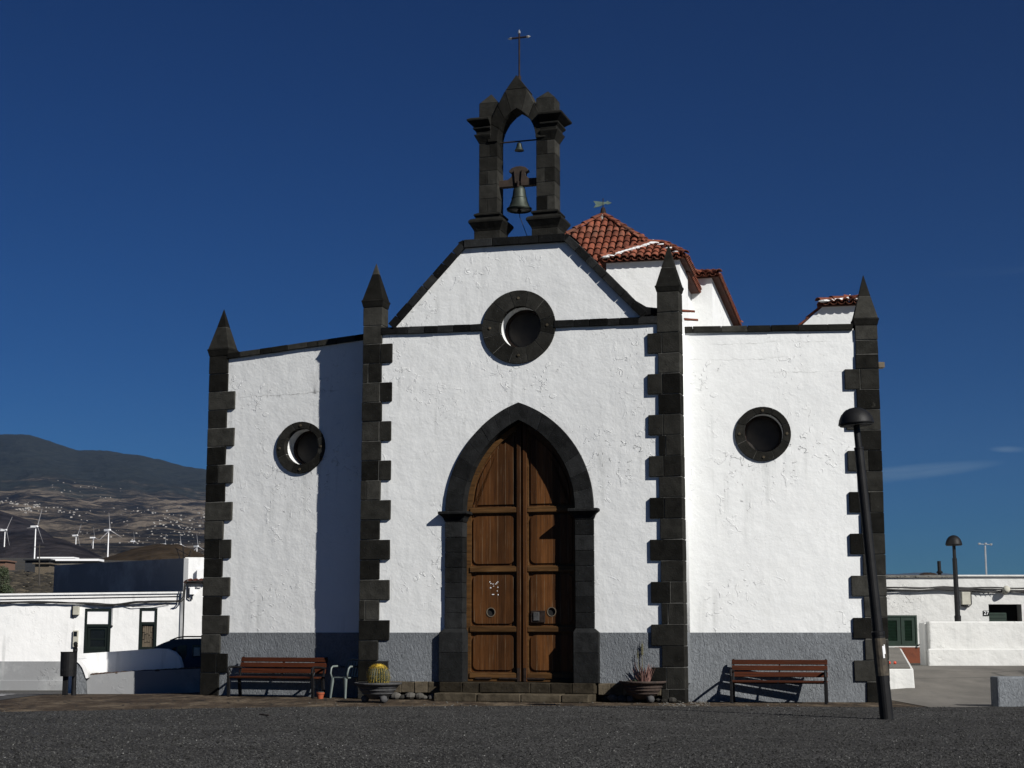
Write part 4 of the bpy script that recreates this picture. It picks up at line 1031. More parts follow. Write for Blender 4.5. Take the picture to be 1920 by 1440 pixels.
bm = NB(); tube(bm, [(-aw - .02, 0, 0), (aw + .02, 0, 0)], .016, 8); obj('iron_bar', bm, M['iron'], sb)
bm = NB(); lathe(bm, bell_prof(.098, .17), 24, (0, 0, -.03)); obj('bell_body', bm, M['bronze'], sb, smooth=True)
bm = NB(); tube(bm, [(0, 0, .0), (0, 0, -.05)], .014, 6); obj('hook', bm, M['iron'], sb)

# ================================================================== benches
def make_bench(label):
    """1.85 m park bench, local x along the bench, y to the back, origin at centre front on the ground"""
    t = thing('park_bench', label, 'bench', group='wooden benches against the church')
    Lh = .92
    def slat(name, y0, z0, y1, z1, th=.03):
        bm = NB(); d = Vector((0, y1 - y0, z1 - z0)); n_ = Vector((0, d.z, -d.y)).normalized() * th
        secs = [[Vector((x, y0, z0)), Vector((x, y1, z1)), Vector((x, y1, z1)) + n_, Vector((x, y0, z0)) + n_] for x in (-Lh, Lh)]
        loft(bm, secs, tone=rb.choice((.8, .95, 1.1))); obj(name, bm, M['bench_wood'], t, bevel=.006)
    # back: three boards leaning backwards
    for z0, z1 in ((.475, .565), (.595, .685), (.705, .79)):
        y = lambda z: .46 + (z - .42) * .30
        slat('back_slat', y(z0), z0, y(z1), z1)
    for k in range(4): slat('seat_slat', .02 + k * .115, .405 + .004 * abs(1.5 - k), .115 + k * .115, .405 + .004 * abs(1.5 - k), .03)
    for s in (-1, 1):
        x = s * (Lh - .03); bm = NB()
        bar(bm, (x, .05, 0), (x, .03, .40), .055, .05); bar(bm, (x, .50, 0), (x, .44, .40), .055, .05)
        bar(bm, (x, .02, .385), (x, .50, .385), .04, .04); bar(bm, (x, .46, .38), (x, .60, .80), .04, .035)
        obj('side_frame', bm, M['black_metal'], t, bevel=.006)
        bm = NB(); tube(bm, [(x, .035, .38), (x, .0, .50), (x, .01, .57), (x, .06, .60), (x, .25, .60), (x, .45, .585), (x, .52, .57)], .024, 8)
        tube(bm, [(x, .03, .40), (x, .10, .50), (x, .07, .575)], .013, 6)
        obj('armrest', bm, M['black_metal'], t)
    bm = NB(); bar(bm, (-Lh + .03, .27, .37), (Lh - .03, .27, .37), .03, .03); bar(bm, (0, .02, .385), (0, .5, .385), .03, .03); bar(bm, (0, .48, .40), (0, .585, .78), .03, .02)
    obj('brace', bm, M['black_metal'], t)
    return t
b1 = make_bench('red-brown slatted bench with black armrests left of the plastic chair')
a, b_ = atZ(426, 1311), atZ(583, 1313)
def place2(o, pl, pr):
    c = (pl + pr) / 2; o.location = (c.x, c.y, g(c.x, c.y) + .006); o.rotation_euler = (0, 0, math.atan2(pr.y - pl.y, pr.x - pl.x))
fl = LF.px(426, 1300)[0]; fr2 = LF.px(585, 1300)[0]
pl = LF.world(LF.px(438, 1300)[0] , -.74); 
def bench_at(o, fr, pxl, pxr, dep, extra=0):
    s0, s1 = fr.px(pxl, 1310, -dep)[0], fr.px(pxr, 1310, -dep)[0]; c = fr.world((s0 + s1) / 2, -dep)
    o.location = (c.x, c.y, .006); o.rotation_euler = (0, 0, -fr.a + extra); return (s1 - s0)
w1 = bench_at(b1, LF, 425, 585, .72)
b2 = copy_tree(b1); b2['label'] = 'red-brown slatted bench alone against the right wing of the church'
w2 = bench_at(b2, RF, 1370, 1549, .85, radians(-8))
print('bench widths', w1, w2)
for o, w in ((b1, w1), (b2, w2)): o.scale = (w / 1.80, 1, 1)

# ================================================================== plastic chair
ch = thing('plastic_chair', 'white plastic armchair half in shadow beside the cactus pot', 'chair')
c = atZ(640, 1311); ch.location = (c.x - .06, c.y + .22, .006); ch.rotation_euler = (0, 0, radians(-38)); ch.scale = (.84, .84, .98)
bm = NB()
prism(bm, rrect(-.24, .24, -.02, .40, .06), .40, .425, plane='xy'); obj('seat', bm, M['plastic'], ch, bevel=.008)
for s in (-1, 1):
    for y0, y1 in ((0.0, -.05), (.38, .46)):
        bm = NB(); secs = []
        for z, w, d in ((.41, .045, .05), (.2, .035, .035), (0, .03, .03)):
            k = (.41 - z) / .41; x = s * (.225 + .03 * k); y = y0 + (y1 - y0) * k
            secs.append([(x - w, y - d, z), (x + w * .3, y - d, z), (x + w * .3, y + d * .3, z), (x - w, y + d * .3, z)] if s > 0 else [(x - w * .3, y - d, z), (x + w, y - d, z), (x + w, y + d * .3, z), (x - w * .3, y + d * .3, z)])
        loft(bm, secs); obj('leg', bm, M['plastic'], ch, bevel=.006)
    bm = NB(); tube(bm, [(s * .25, -.01, .41), (s * .275, -.03, .50), (s * .285, .0, .60), (s * .285, .05, .635), (s * .28, .25, .64), (s * .26, .42, .62)], .021, 8); obj('armrest', bm, M['plastic'], ch, smooth=True)
bm = NB()
for x in (-.17, -.085, 0, .085, .17): bar(bm, (x, .41, .42), (x * 1.05, .50, .74), .05, .012, up=(0, 1, 0))
tube(bm, [(-.24, .40, .42), (-.25, .47, .66), (-.2, .50, .76), (0, .51, .79), (.2, .50, .76), (.25, .47, .66), (.24, .40, .42)], .018, 8); obj('backrest', bm, M['plastic'], ch)

# ================================================================== planters
def planter(label, px, base, r, h, mat, rim=1.0):
    c = atZ(px, base); t = thing('bowl_planter', label, 'planter', (c.x, c.y + r * .6, .006), group='round bowl planters beside the door')
    bm = NB(); lathe(bm, [(r * .30, .06), (r * .42, .08), (r * .62, .15), (r * .76, .22), (r * .84, .28), (r * .90, h - .05), (r * 1.03, h - .035), (r * 1.04, h), (r * .97, h), (r * .93, h - .06), (r * .1, h - .08)], 36)
    b = obj('bowl', bm, mat, t, smooth=True)
    bm = NB(); lathe(bm, [(r * .9, h - .06), (r * .6, h - .045), (.02, h - .035)], 28); obj('soil', bm, M['soil'], t)
    for k in range(3):
        bm = NB(); an = -pi / 2 + .55 + k * 2.09; lathe(bm, [(.02, -.068), (.06, -.05), (.075, 0), (.06, .05), (.02, .068)], 14, (r * .55 * cos(an), r * .55 * sin(an), .068)); obj('ball_foot', bm, M['pot_grey'], t, smooth=True)
    for z, rr in ((.17, .66), (.235, .78), (.29, .855)):
        bm = NB(); lathe(bm, [(r * rr, z - .012), (r * rr + .014, z), (r * rr, z + .012)], 36); obj('moulding', bm, mat, b, smooth=True)
    return t, h
p1, h1 = planter('ribbed grey bowl planter holding the yellow barrel cactus', 706, 1319, .43, .37, M['pot_grey'])
p2, h2 = planter('dark rust-brown bowl planter holding the reddish aloe', 1208, 1319, .43, .40, M['pot_rust'])
# barrel cactus
cx, cy = p1.location.x, p1.location.y
cac = thing('barrel_cactus', 'round golden barrel cactus with yellow spines in the grey planter', 'cactus', (cx + .01, cy, .006 + h1 - .15))
def mk_cact():
    m, nt, b = newmat('cactus_skin'); T = NT(nt); T.L.new(T.ramp(T.noise(9, 3), [(.3, (.018, .022, .008)), (.7, (.035, .04, .014))]), b.inputs['Base Color']); b.inputs['Roughness'].default_value = .7; return m
bm = NB(); nr = 26; R0 = .215; secs = []
for i in range(17):
    t = pi * (.16 + .80 * i / 16); z = .24 - cos(pi * (.16 + .80 * i / 16)) * .22; secs.append([(R0 * sin(t) ** .75 * (1 - .09 * (k % 2)) * cos(2 * pi * k / (nr * 2)), R0 * sin(t) ** .75 * (1 - .09 * (k % 2)) * sin(2 * pi * k / (nr * 2)), z) for k in range(nr * 2)])
loft(bm, secs); obj('cactus_body', bm, mk_cact(), cac)
bm = NB(); rs = random.Random(8)
for k in range(nr):
    a_n = 2 * pi * (2 * k) / (nr * 2)
    for i in range(16):
        t = pi * (.2 + .76 * i / 15); rr = R0 * sin(t) ** .75; z = .24 - cos(t) * .22; P = Vector((rr * cos(a_n), rr * sin(a_n), z)); N__ = Vector((cos(a_n) * sin(t), sin(a_n) * sin(t), -cos(t)))
        for q in range(7 + (8 if i > 10 else 0)):
            d = (N__ + Vector((rs.uniform(-.9, .9), rs.uniform(-.9, .9), rs.uniform(-.9, .9)))).normalized() * rs.uniform(.03, .05)
            s_ = Vector((-sin(a_n), cos(a_n), 0)) * .0022; v = [bm.verts.new(P - s_), bm.verts.new(P + s_), bm.verts.new(P + d)]; f = bm.faces.new(v)
lathe(bm, [(.09, 0), (.085, .02), (.05, .035), (.01, .04)], 14, (0, 0, .435))
obj('spines', bm, simple('golden_spines', (0.62, 0.44, 0.05), .6, 0, .25, 20), cac)
bm = NB()
for k in range(5): lathe(bm, [(.012, 0), (.016, .015), (.006, .03)], 6, (rs.uniform(-.05, .04), rs.uniform(-.05, .03), .465))
obj('dried_buds', bm, M['iron'], cac)
# aloe
cx, cy = p2.location.x, p2.location.y
al = thing('aloe_plant', 'reddish spiky aloe with a tall thin flower stalk', 'plant', (cx + .02, cy, .006 + h2 - .05))
bm = NB(); rs = random.Random(4)
def leaf(bm, p, d, L_, w, curl):
    d = Vector(d).normalized(); side = d.cross(Vector((0, 0, 1))).normalized(); nrm = side.cross(d); secs = []
    for k in range(6):
        t = k / 5; c = Vector(p) + d * L_ * t + Vector((0, 0, 1)) * curl * L_ * t * t; ww = w * (1 - t) ** .8 + .002
        secs.append([c - side * ww, c - nrm * ww * .25, c + side * ww, c + nrm * ww * .35])
    loft(bm, secs)
for k in range(44):
    an = k * 2.4; tl = .22 + .5 * (k / 44); leaf(bm, (.08 * cos(an) * tl + (.05 if k % 3 else -.04), .08 * sin(an) * tl, 0), (cos(an) * tl, sin(an) * tl, 1), rs.uniform(.26, .42) * (1.05 - .3 * tl), rs.uniform(.020, .030), .12)
for k in range(14):
    an = rs.random() * 6.28; leaf(bm, (.2 * cos(an), .12 * sin(an), 0), (cos(an), sin(an), .8), rs.uniform(.10, .2), .014, .2)
obj('leaves', bm, M['aloe'], al)
bm = NB(); tube(bm, [(-.02, 0, .1), (-.03, 0, .45), (-.025, 0, .80)], [.007, .005, .003], 6)
tube(bm, [(-.06, 0, .1), (-.10, .01, .4), (-.11, .01, .62)], [.006, .004, .002], 6)
for k in range(40):
    z = .55 + .2 * k / 40; an = k * 2.4; lathe(bm, [(.002, 0), (.006, -.012), (.003, -.028)], 5, (-.027 + .018 * cos(an), .018 * sin(an), z))
for k in range(14):
    z = .48 + .12 * k / 14; an = k * 2.4; lathe(bm, [(.002, 0), (.004, -.012), (.002, -.022)], 5, (-.108 + .012 * cos(an), .012 * sin(an), z))
obj('flower_stalk', bm, M['aloe_dry'], al)
sp = thing('small_succulent', 'small dark trailing succulent at the left edge of the aloe planter', 'plant', (cx - .22, cy - .08, .006 + h2 - .06))
bm = NB()
for k in range(40):
    an = rs.random() * 6.28; leaf(bm, (rs.uniform(-.1, .1), rs.uniform(-.06, .06), rs.uniform(0, .05)), (cos(an), sin(an), rs.uniform(.2, 1)), rs.uniform(.04, .08), .010, .2)
obj('leaves', bm, M['leaf'], sp)
# dead stems standing against the wall left of the aloe pot
wd = thing('dry_weeds', 'dark dry stalks growing at the wall foot left of the aloe planter', 'plant')
c = atZ(1132, 1311); wd.location = (c.x, c.y + .12, .006)
bm = NB()
for k, (x, h_) in enumerate(((-.09, .34), (-.03, .50), (0, .3), (.06, .22), (.16, .36), (.12, .2), (-.14, .2))):
    leaf(bm, (x, .05 * (k % 2), 0), (rs.uniform(-.12, .12), 0, 1), h_, .016, 0)
obj('stalks', bm, M['leaf'], wd)
# terracotta pot, stones
c = atZ(600, 1311); tp_ = thing('flower_pot', 'small orange terracotta flower pot under the right end of the left bench', 'pot', (c.x, c.y + .05, .006))
bm = NB(); lathe(bm, [(.055, 0), (.072, .09), (.08, .09), (.083, .125), (.072, .125), (.068, .10), (.01, .095)], 24); obj('pot', bm, M['terracotta'], tp_, smooth=False)
bm = NB()
for k in range(7): boulder(bm, (rs.uniform(-.05, .05), rs.uniform(-.05, .05), .12), .02, 1.5)
obj('pebbles', bm, M['rock'], tp_)
for px, py, r, lab in ((1567, 1316, .065, 'round dark stone on the ground right of the right bench'), (1325, 1313, .05, 'small dark stone at the foot of the wall left of the right bench')):
    c = atZ(px, py); bm = NB(); boulder(bm, (0, 0, r * .8), r, .6); tag(obj('stone', bm, M['rock'], M=Matrix.Translation((c.x, c.y, .006)), smooth=True), lab, 'stone')
# pale chips scattered on the paving
bm = NB(); rs = random.Random(2)
for k in range(150):
    c = atZ(rs.uniform(1235, 1330) if k % 3 else rs.uniform(560, 1500), rs.uniform(1317, 1326)); boulder(bm, (c.x, c.y, .012), rs.uniform(.008, .02), 2.6, (1.3, 1, .6))
tag(obj('stone_chips', bm, M['rock']), 'pale stone chips scattered on the paving along the church front', 'chips', kind='stuff')

# ================================================================== street lamps
def make_lamp(label, h, r_top=.07, worn=False):
    t = thing('street_lamp', label, 'street lamp', group='black mushroom street lamps')
    bm = NB(); prof = [(r_top * 1.45, 0), (r_top * 1.4, 1.25), (r_top * 1.45, 1.27), (r_top * 1.45, 1.31), (r_top * 1.15, 1.33), (r_top, h - .45), (r_top * 1.05, h - .44)]
    lathe(bm, prof + [(r_top * 1.05, h - .42), (r_top * .75, h - .41), (r_top * .72, h - .1), (r_top * .72, h - .02)], 20); p = obj('post', bm, M['black_metal'], t)
    bm = NB(); bm2 = [(.265, 0), (.275, .01), (.27, .03), (.255, .09), (.22, .16), (.16, .22), (.09, .255), (.02, .268)]
    lathe(bm, bm2, 32, (0, 0, h - .06)); sh = obj('lamp_shade', bm, M['black_metal'], t, smooth=True)
    bm = NB(); box(bm, -.02, .02, -.255, -.10, h + .03, h + .21); bm.free()
    bm = NB(); lathe(bm, [(.25, h - .075), (.25, h - .06)], 32); obj('shade_ring', bm, M['rubber'], sh)
    if worn:
        bm = NB(); n = 16; lathe(bm, [(r_top * 1.47, .66), (r_top * 1.46, 1.22)], n, cap=False); obj('bare_patch', bm, M['mortar_tan'], p)
        bm = NB(); box(bm, .02, .045, -.106, -.10, .92, 1.10); box(bm, .045, .062, -.103, -.095, .98, 1.12); obj('torn_sticker', bm, M['white_paint'], p)
    return t
M['mortar_tan'] = simple('bare_rusty_paint', (0.045, 0.036, 0.024), .8, 0, .8, 9, .002, 40)
b0 = atZ(1663, 1350); top = atY(1606, 801, b0.y)
dx = top.x - b0.x; dz = top.z; hh = sqrt(dx * dx + dz * dz)
la = make_lamp('tall black mushroom lamp leaning left in front of the church', hh + .10, .070, True)
la.location = (b0.x, b0.y, 0); la.rotation_euler = (0, math.atan2(dx, dz), 0)
c = atY(1797, 1165, 43.6); tp2 = atY(1789, 1022, 43.6); gz = g(c.x, c.y)
lb_ = make_lamp('black mushroom lamp standing upright behind the low white wall', tp2.z - gz + .06, .075)
lb_.location = (c.x, c.y, gz); lb_.scale = (.82, .82, 1); lb_.rotation_euler = (0, math.atan2(tp2.x - c.x, tp2.z - c.z) * .8, 0)

# ================================================================== litter bin
c = atZ(129, 1304); gz = g(c.x, c.y)
lit = thing('litter_bin', 'dark grey metal litter bin on a post beside the road', 'litter bin', (c.x, c.y, gz))
ppm = F / c.y * .99
def zz_(py): return atY(129, py, c.y).z - gz
bm = NB(); lathe(bm, [(.055, 0), (.05, .1), (.045, zz_(1222)), (.05, zz_(1221)), (.05, zz_(1216)), (.025, zz_(1213)), (.04, zz_(1210)), (.045, zz_(1206)), (.02, zz_(1203))], 14, (.07, .10, 0)); obj('post', bm, M['black_metal'], lit)
bm = NB(); box(bm, -.14, -.03, -.02, .05, 0, zz_(1266)); obj('leg', bm, M['black_metal'], lit, bevel=.01)
bm = NB(); lathe(bm, [(.155, zz_(1268)), (.16, zz_(1262)), (.165, zz_(1224)), (.172, zz_(1222)), (.16, zz_(1222)), (.15, zz_(1240)), (.01, zz_(1245))], 20, (-.04, 0, 0), sy=.8); bb = obj('bin', bm, M['black_metal'], lit)
for k in range(6):
    bm = NB(); an = -pi / 2 + (k - 2.5) * .35; box(bm, -.006, .006, -.003, .003, -.02, .02)
    for v in bm.verts: v.co = Matrix.Rotation(an + pi / 2, 4, 'Z') @ v.co + Vector((-.04 + .165 * cos(an), .133 * sin(an), zz_(1257)))
    obj('drain_slot', bm, M['void'], bb)
bm = NB(); tube(bm, [(.07, .05, zz_(1214)), (.12, .03, zz_(1214)), (.13, .03, zz_(1210))], .01, 6); obj('hook', bm, M['iron'], lit)

# ================================================================== low walls on the left
def X(px, Y, py=1200): return atY(px, py, Y).x
lw = thing('boundary_wall', 'low grey and white two-tier wall left of the church with a rounded end', 'wall', (X(200, 36.2), 36.2, g(X(200, 36.2), 36.2)))
Y1 = 36.2; Y2 = 37.1; gx_ = lambda x, Y: g(x, Y) - .15
def wpart(name, bm, mat, par, **k): return obj(name, bm, mat, par, Matrix.Identity(4), world=True, **k) if isinstance(bm, bmesh.types.BMesh) else link(name, bm, mat, par, Matrix.Identity(4), world=True, **k)
def proj(pts, Y): return [(atY(a, b, Y).x, atY(a, b, Y).z) for a, b in pts]
wpart('lower_wall', holed(proj([(158, 1312), (158, 1267), (200, 1263), (243, 1259), (420, 1252), (420, 1312)], Y1), [], Y1, Y1 + .5), M['grey_paint'], lw)
wpart('upper_wall', holed(proj([(122, 1300), (128, 1230), (133, 1226), (160, 1225), (222, 1221), (292, 1216), (312, 1217), (326, 1223), (335, 1233), (340, 1250), (340, 1300)], Y2), [], Y2, Y2 + .3), M['house_white'], lw)
# rounded rough end buttress between the bin and the lower wall
bm = NB(); pr = [(136, 1312), (136, 1238), (143, 1238), (150, 1243), (156, 1252), (160, 1266), (162, 1312)]
wpart('end_buttress', holed(proj(pr, Y1 - .1), [], Y1 - .1, Y2), M['grey_render'], lw); bm.free()
pr2 = [(139, 1235.5), (146, 1236), (153, 1240), (160, 1248), (164, 1258), (166, 1271), (161, 1272), (158, 1262), (154, 1252), (149, 1245), (143, 1240), (138, 1239)]
wpart('end_coping', holed(proj(pr2, Y1 - .13), [], Y1 - .13, Y2 + .02), M['house_white'], lw)
bm = NB(); rs = random.Random(12)
x0_, z0_ = proj([(166, 1266)], Y1)[0]; x1_, z1_ = proj([(420, 1251)], Y1)[0]
for k in range(60):
    t = k / 59; boulder(bm, (x0_ + (x1_ - x0_) * t, Y1 + .10 + rs.uniform(-.06, .3), z0_ + (z1_ - z0_) * t + .01), rs.uniform(.04, .07), 1.0, (1.6, 1, .5))
wpart('dirt_ledge', bm, M['soil'], lw)

# ================================================================== car behind the wall
YC = 41.0; car_z = g(X(340, YC), YC)
car = thing('parked_car', 'dark blue car with roof rails parked behind the low wall', 'car', (X(380, YC), YC, car_z))
def cp(px, py): p = atY(px, py, YC); return (p.x - car.location.x, p.z - car_z)
x_f = cp(285, 1217)[0] - 1.0; xr = x_f + 4.35
body = [(x_f, .30), (x_f - .02, .55), (x_f + .06, .78), (x_f + .35, .90), cp(285, 1217), (cp(292, 1212)[0], cp(292, 1212)[1]), cp(305, 1206), cp(318, 1201), cp(330, 1198.5), cp(345, 1197.5), cp(372, 1197), (xr - .55, cp(372, 1197)[1] - .02), (xr - .12, 1.05), (xr, .85), (xr, .32)]
wpts = lambda q: [cp(*p) for p in q]
w_q = wpts([(319, 1219), (324, 1215.5), (331, 1212.5), (330, 1219.5)]); w_f = wpts([(333, 1212), (340, 1210), (350, 1209.5), (350, 1228), (346, 1236), (338, 1236), (333, 1222)]); w_r = wpts([(361, 1209), (376, 1209), (376, 1231), (361, 1233)]); w_b = [(cp(378, 1209)[0] + .55, cp(378, 1209)[1]), (xr - .45, 1.4 - .02), (xr - .2, 1.08), (cp(378, 1209)[0] + .55, 1.08)]
w_b = [(w_b[0][0], cp(372, 1209)[1]), (xr - .5, cp(372, 1209)[1]), (xr - .25, .98), (w_b[0][0], .95)]
arch = lambda cx: [(cx - .36, .30)] + [(cx - .36 * cos(pi * k / 10), .32 + .36 * sin(pi * k / 10)) for k in range(11)] + [(cx + .36, .30)]
wf, wr = x_f + .85, xr - .85
bo_ = body[:0] + [(x_f, .30)] + body[1:] + [(p) for p in arch(wr)[::-1]] + [(p) for p in arch(wf)[::-1]]
cM = Matrix.Identity(4)
bd = link('body', holed(bo_, [w_q], 0, 1.75), M['car_paint'], car, cM, bevel=.05)
for nm, q in (('window', w_f), ('window', w_r), ('window', w_b)):
    bm = NB(); prism(bm, q, -.012, .02); obj(nm, bm, M['glass_dark'], bd)
bm = NB(); q = wpts([(364, 1214), (375, 1214), (375, 1229), (363, 1230)]); prism(bm, q, -.018, .01); obj('seat_cover', bm, M['box_beige'], bd)
bm = NB(); zt3 = cp(350, 1197)[1]; tube(bm, [(cp(318, 1203)[0], .06, cp(318, 1201)[1]), (cp(332, 1197)[0], .06, zt3 + .02), (cp(345, 1196)[0], .06, zt3 + .045), (xr - .8, .06, zt3 + .045), (xr - .6, .06, zt3 - .02)], .018, 6); obj('roof_rail', bm, M['black_metal'], bd)
bm = NB(); prism(bm, ell(cp(338, 1226)[0] - .1, cp(338, 1226)[1], .09, .06, 12), -.16, -.03); obj('wing_mirror', bm, M['car_paint'], bd, bevel=.02)
for cx_ in (wf, wr):
    for y in (.0, 1.55):
        bm = NB(); prism(bm, ell(cx_, .31, .31, .31, 28), y, y + .2); wh = obj('wheel', bm, M['rubber'], car, bevel=.02)
        bm = NB(); prism(bm, ell(cx_, .31, .19, .19, 20), y - .01, y + .05); obj('rim', bm, M['silver'], wh)
bm = NB(); prism(bm, [(x_f - .01, .62), (x_f + .28, .80), (x_f + .28, .70), (x_f + .02, .60)], -.01, .2); obj('headlight', bm, M['silver'], bd)

# ================================================================== left white house
YH = 50.0
xR = X(338, YH); gzh = -.45
hs = thing('white_house', 'long low whitewashed house with two dark green windows left of the church', 'house', (X(150, YH), YH, gzh))
zT = lambda px: lerp_tab([(-400, atY(0, 1121, YH).z), (0, atY(0, 1117, YH).z), (338, atY(338, 1112.5, YH).z)], px)
def rect(p0, p1, q0, q1, Y=YH): a, b = atY(p0, q1, Y), atY(p1, q0, Y); return (a.x, b.x, a.z, b.z)
W1 = rect(156.5, 209, 1141, 1228); W2 = rect(259.5, 295.5, 1140, 1219)
hole = lambda w: [(w[0], w[2]), (w[1], w[2]), (w[1], w[3]), (w[0], w[3])]
xL = X(-260, YH)
zdado = atY(60, 1240, YH).z
wpart('wall', holed([(xL, zdado), (xR, zdado), (xR, zT(338)), (xL, zT(-260))], [hole(W1), hole(W2)], YH, YH + .4), M['house_white'], hs)
bm = NB(); box(bm, xL, xR, YH - .02, YH + .4, gzh - .2, zdado); wpart('dado', bm, M['grey_paint'], hs)
bm = NB(); box(bm, xL, xR, YH - .07, YH, gzh - .2, atY(60, 1275, YH).z); wpart('footing', bm, M['grey_paint'], hs, bevel=.02)
bm = NB(); box(bm, xL, xR, YH + .4, YH + 7, gzh - .2, zT(0) - .1); wpart('rear_wall', bm, M['house_white'], hs)
bm = NB(); 
secs = [[(xL, YH - .05, zT(-260) + .0), (xL, YH + .42, zT(-260) + .0), (xL, YH + .42, zT(-260) + .055), (xL, YH - .05, zT(-260) + .055)], [(xR + .02, YH - .05, zT(338)), (xR + .02, YH + .42, zT(338)), (xR + .02, YH + .42, zT(338) + .055), (xR + .02, YH - .05, zT(338) + .055)]]
loft(bm, secs); wpart('coping', bm, M['house_white'], hs)
bm = NB(); z_a, z_b = atY(0, 1125, YH).z, atY(335, 1118, YH).z
tube(bm, [(xL, YH - .02, z_a - .06), (X(335, YH), YH - .02, z_b)], .012, 5); wpart('wall_joint', bm, M['cable'], hs)
def win(par, w, Y, kind):
    x0, x1, z0, z1 = w; wd_, hh_ = x1 - x0, z1 - z0; tz = z1 - hh_ * (.37 if kind == 'a' else .37)
    f = link('window', holed([(x0, z0), (x1, z0), (x1, z1), (x0, z1)], [[(x0 + .07, tz + .05), (x1 - .07, tz + .05), (x1 - .07, z1 - .07), (x0 + .07, z1 - .07)], [(x0 + .09, z0 + .09), (x1 - .09, z0 + .09), (x1 - .09, tz - .03), (x0 + .09, tz - .03)]], Y - .012, Y + .08), M['green_dark'], par, Matrix.Identity(4), world=True)
    bm = NB(); box(bm, x0 + .05, x1 - .05, Y + .02, Y + .05, tz + .04, z1 - .05); wpart('blind', bm, M['white_paint'], f)
    bm = NB(); box(bm, x0 + .05, x1 - .05, Y + .07, Y + .09, z0 + .05, tz); wpart('pane', bm, M['glass_dark'], f)
    bm = NB()
    if kind == 'a':
        wpart('sash', holed([(x0 + .1, z0 + .17), (x1 - .1, z0 + .17), (x1 - .1, tz - .05), (x0 + .1, tz - .05)], [[(x0 + .17, z0 + .25), (x1 - .17, z0 + .25), (x1 - .17, tz - .11), (x0 + .17, tz - .11)]], Y + .03, Y + .065), M['green_dark'], f)
        box(bm, x0 + .1, x1 - .1, Y + .03, Y + .06, z0 + .07, z0 + .165); box(bm, x0 + .17, x1 - .17, Y + .05, Y + .065, (z0 + tz) / 2 + .02, (z0 + tz) / 2 + .05); wpart('glazing_bar', bm, M['green_dark'], f)
    else:
        rs = random.Random(9); n = 6; pw = (wd_ - .2) / n
        for k in range(n):
            z = z0 + .1
            while z < tz - .06:
                h_ = rs.uniform(.14, .34); box(bm, x0 + .1 + k * pw + .006, x0 + .1 + (k + 1) * pw - .006, Y + .045, Y + .06, z, min(tz - .04, z + h_) - .02, 2.0, .004); z += h_
        wpart('bamboo_grille', bm, M['weather_wood'], f)
win(hs, W1, YH, 'a'); win(hs, W2, YH, 'b')
# drain pilaster at the right end of the house
bm = NB(); p = rect(336.5, 344, 1112, 1222); box(bm, p[0], p[1], YH - .05, YH + .3, p[2] - 1.2, p[3]); wpart('pilaster', bm, M['grey_paint'], hs)
def onwall(name, label, cat, p, Y, mat, dep=.12, M3=None):
    t = thing(name, label, cat, ((p[0] + p[1]) / 2, Y, p[2])); bm = NB(); box(bm, p[0], p[1], Y - dep, Y - .015, p[2], p[3]); o = wpart('case', bm, mat, t, bevel=.012); return t, o
t, o = onwall('junction_box', 'beige electrical box on the left house under the cables', 'electrical box', rect(138, 150, 1137, 1153), YH, M['box_beige'])
bm = NB(); p = rect(136, 137, 1134, 1157); tube(bm, [(p[0], YH - .03, p[3]), (p[0], YH - .03, p[2]), (p[0] + .08, YH - .04, p[2])], .02, 6); wpart('conduit', bm, M['cable'], t)
t, o = onwall('meter_box', 'tall pale meter box with a small window beside the large green window', 'meter box', rect(137, 148, 1182, 1213), YH, M['box_beige'], .08)
bm = NB(); p = rect(139.5, 146, 1184, 1193); box(bm, p[0], p[1], YH - .09, YH - .07, p[2], p[3]); wpart('meter_window', bm, M['glass_dark'], t)
# door bell pull hanging by the window
bm = NB(); a, b = atY(212, 1135, YH), atY(210.5, 1174, YH); tube(bm, [(a.x, YH - .04, a.z), (b.x, YH - .04, b.z)], .008, 5); lathe(bm, [(.01, -.03), (.03, -.015), (.03, .01), (.01, .03)], 8, (b.x, YH - .04, b.z)); tag(obj('hanging_cord', bm, M['cable']), 'thin hanging cord with a knob beside the larger green window', 'cord')
def cables(name, label, pts, Y, n, spread, r, seed, group=None):
    rs = random.Random(seed); bm = NB()
    for k in range(n):
        P = []; o_ = rs.uniform(-spread, spread)
        m_ = 60
        for i in range(m_ + 1):
            px = pts[0][0] + (pts[-1][0] - pts[0][0]) * i / m_; q = atY(px, lerp_tab(pts, px), Y)
            dz_ = o_ + noise.noise(Vector((q.x * .9, k * 3.1, seed))) * spread * 1.6
            P.append((q.x, Y - .06 - r - abs(noise.noise(Vector((q.x * 1.5, k, 7)))) * .06, q.z + dz_))
        tube(bm, P, r, 5)
    return tag(obj(name, bm, M['cable']), label, 'cable bundle')
cables('cable_bundle', 'sagging bundle of black cables along the top of the left house', [(-255, 1131), (0, 1130), (60, 1129), (100, 1130), (160, 1131), (200, 1134), (225, 1133), (260, 1129), (300, 1128), (336, 1127)], YH, 5, .025, .019, 3)
cables('loose_cable', 'thin loose wires drooping under the cable bundle of the left house', [(150, 1132), (200, 1137), (230, 1135), (250, 1139), (285, 1137), (320, 1131)], YH, 3, .03, .006, 5)
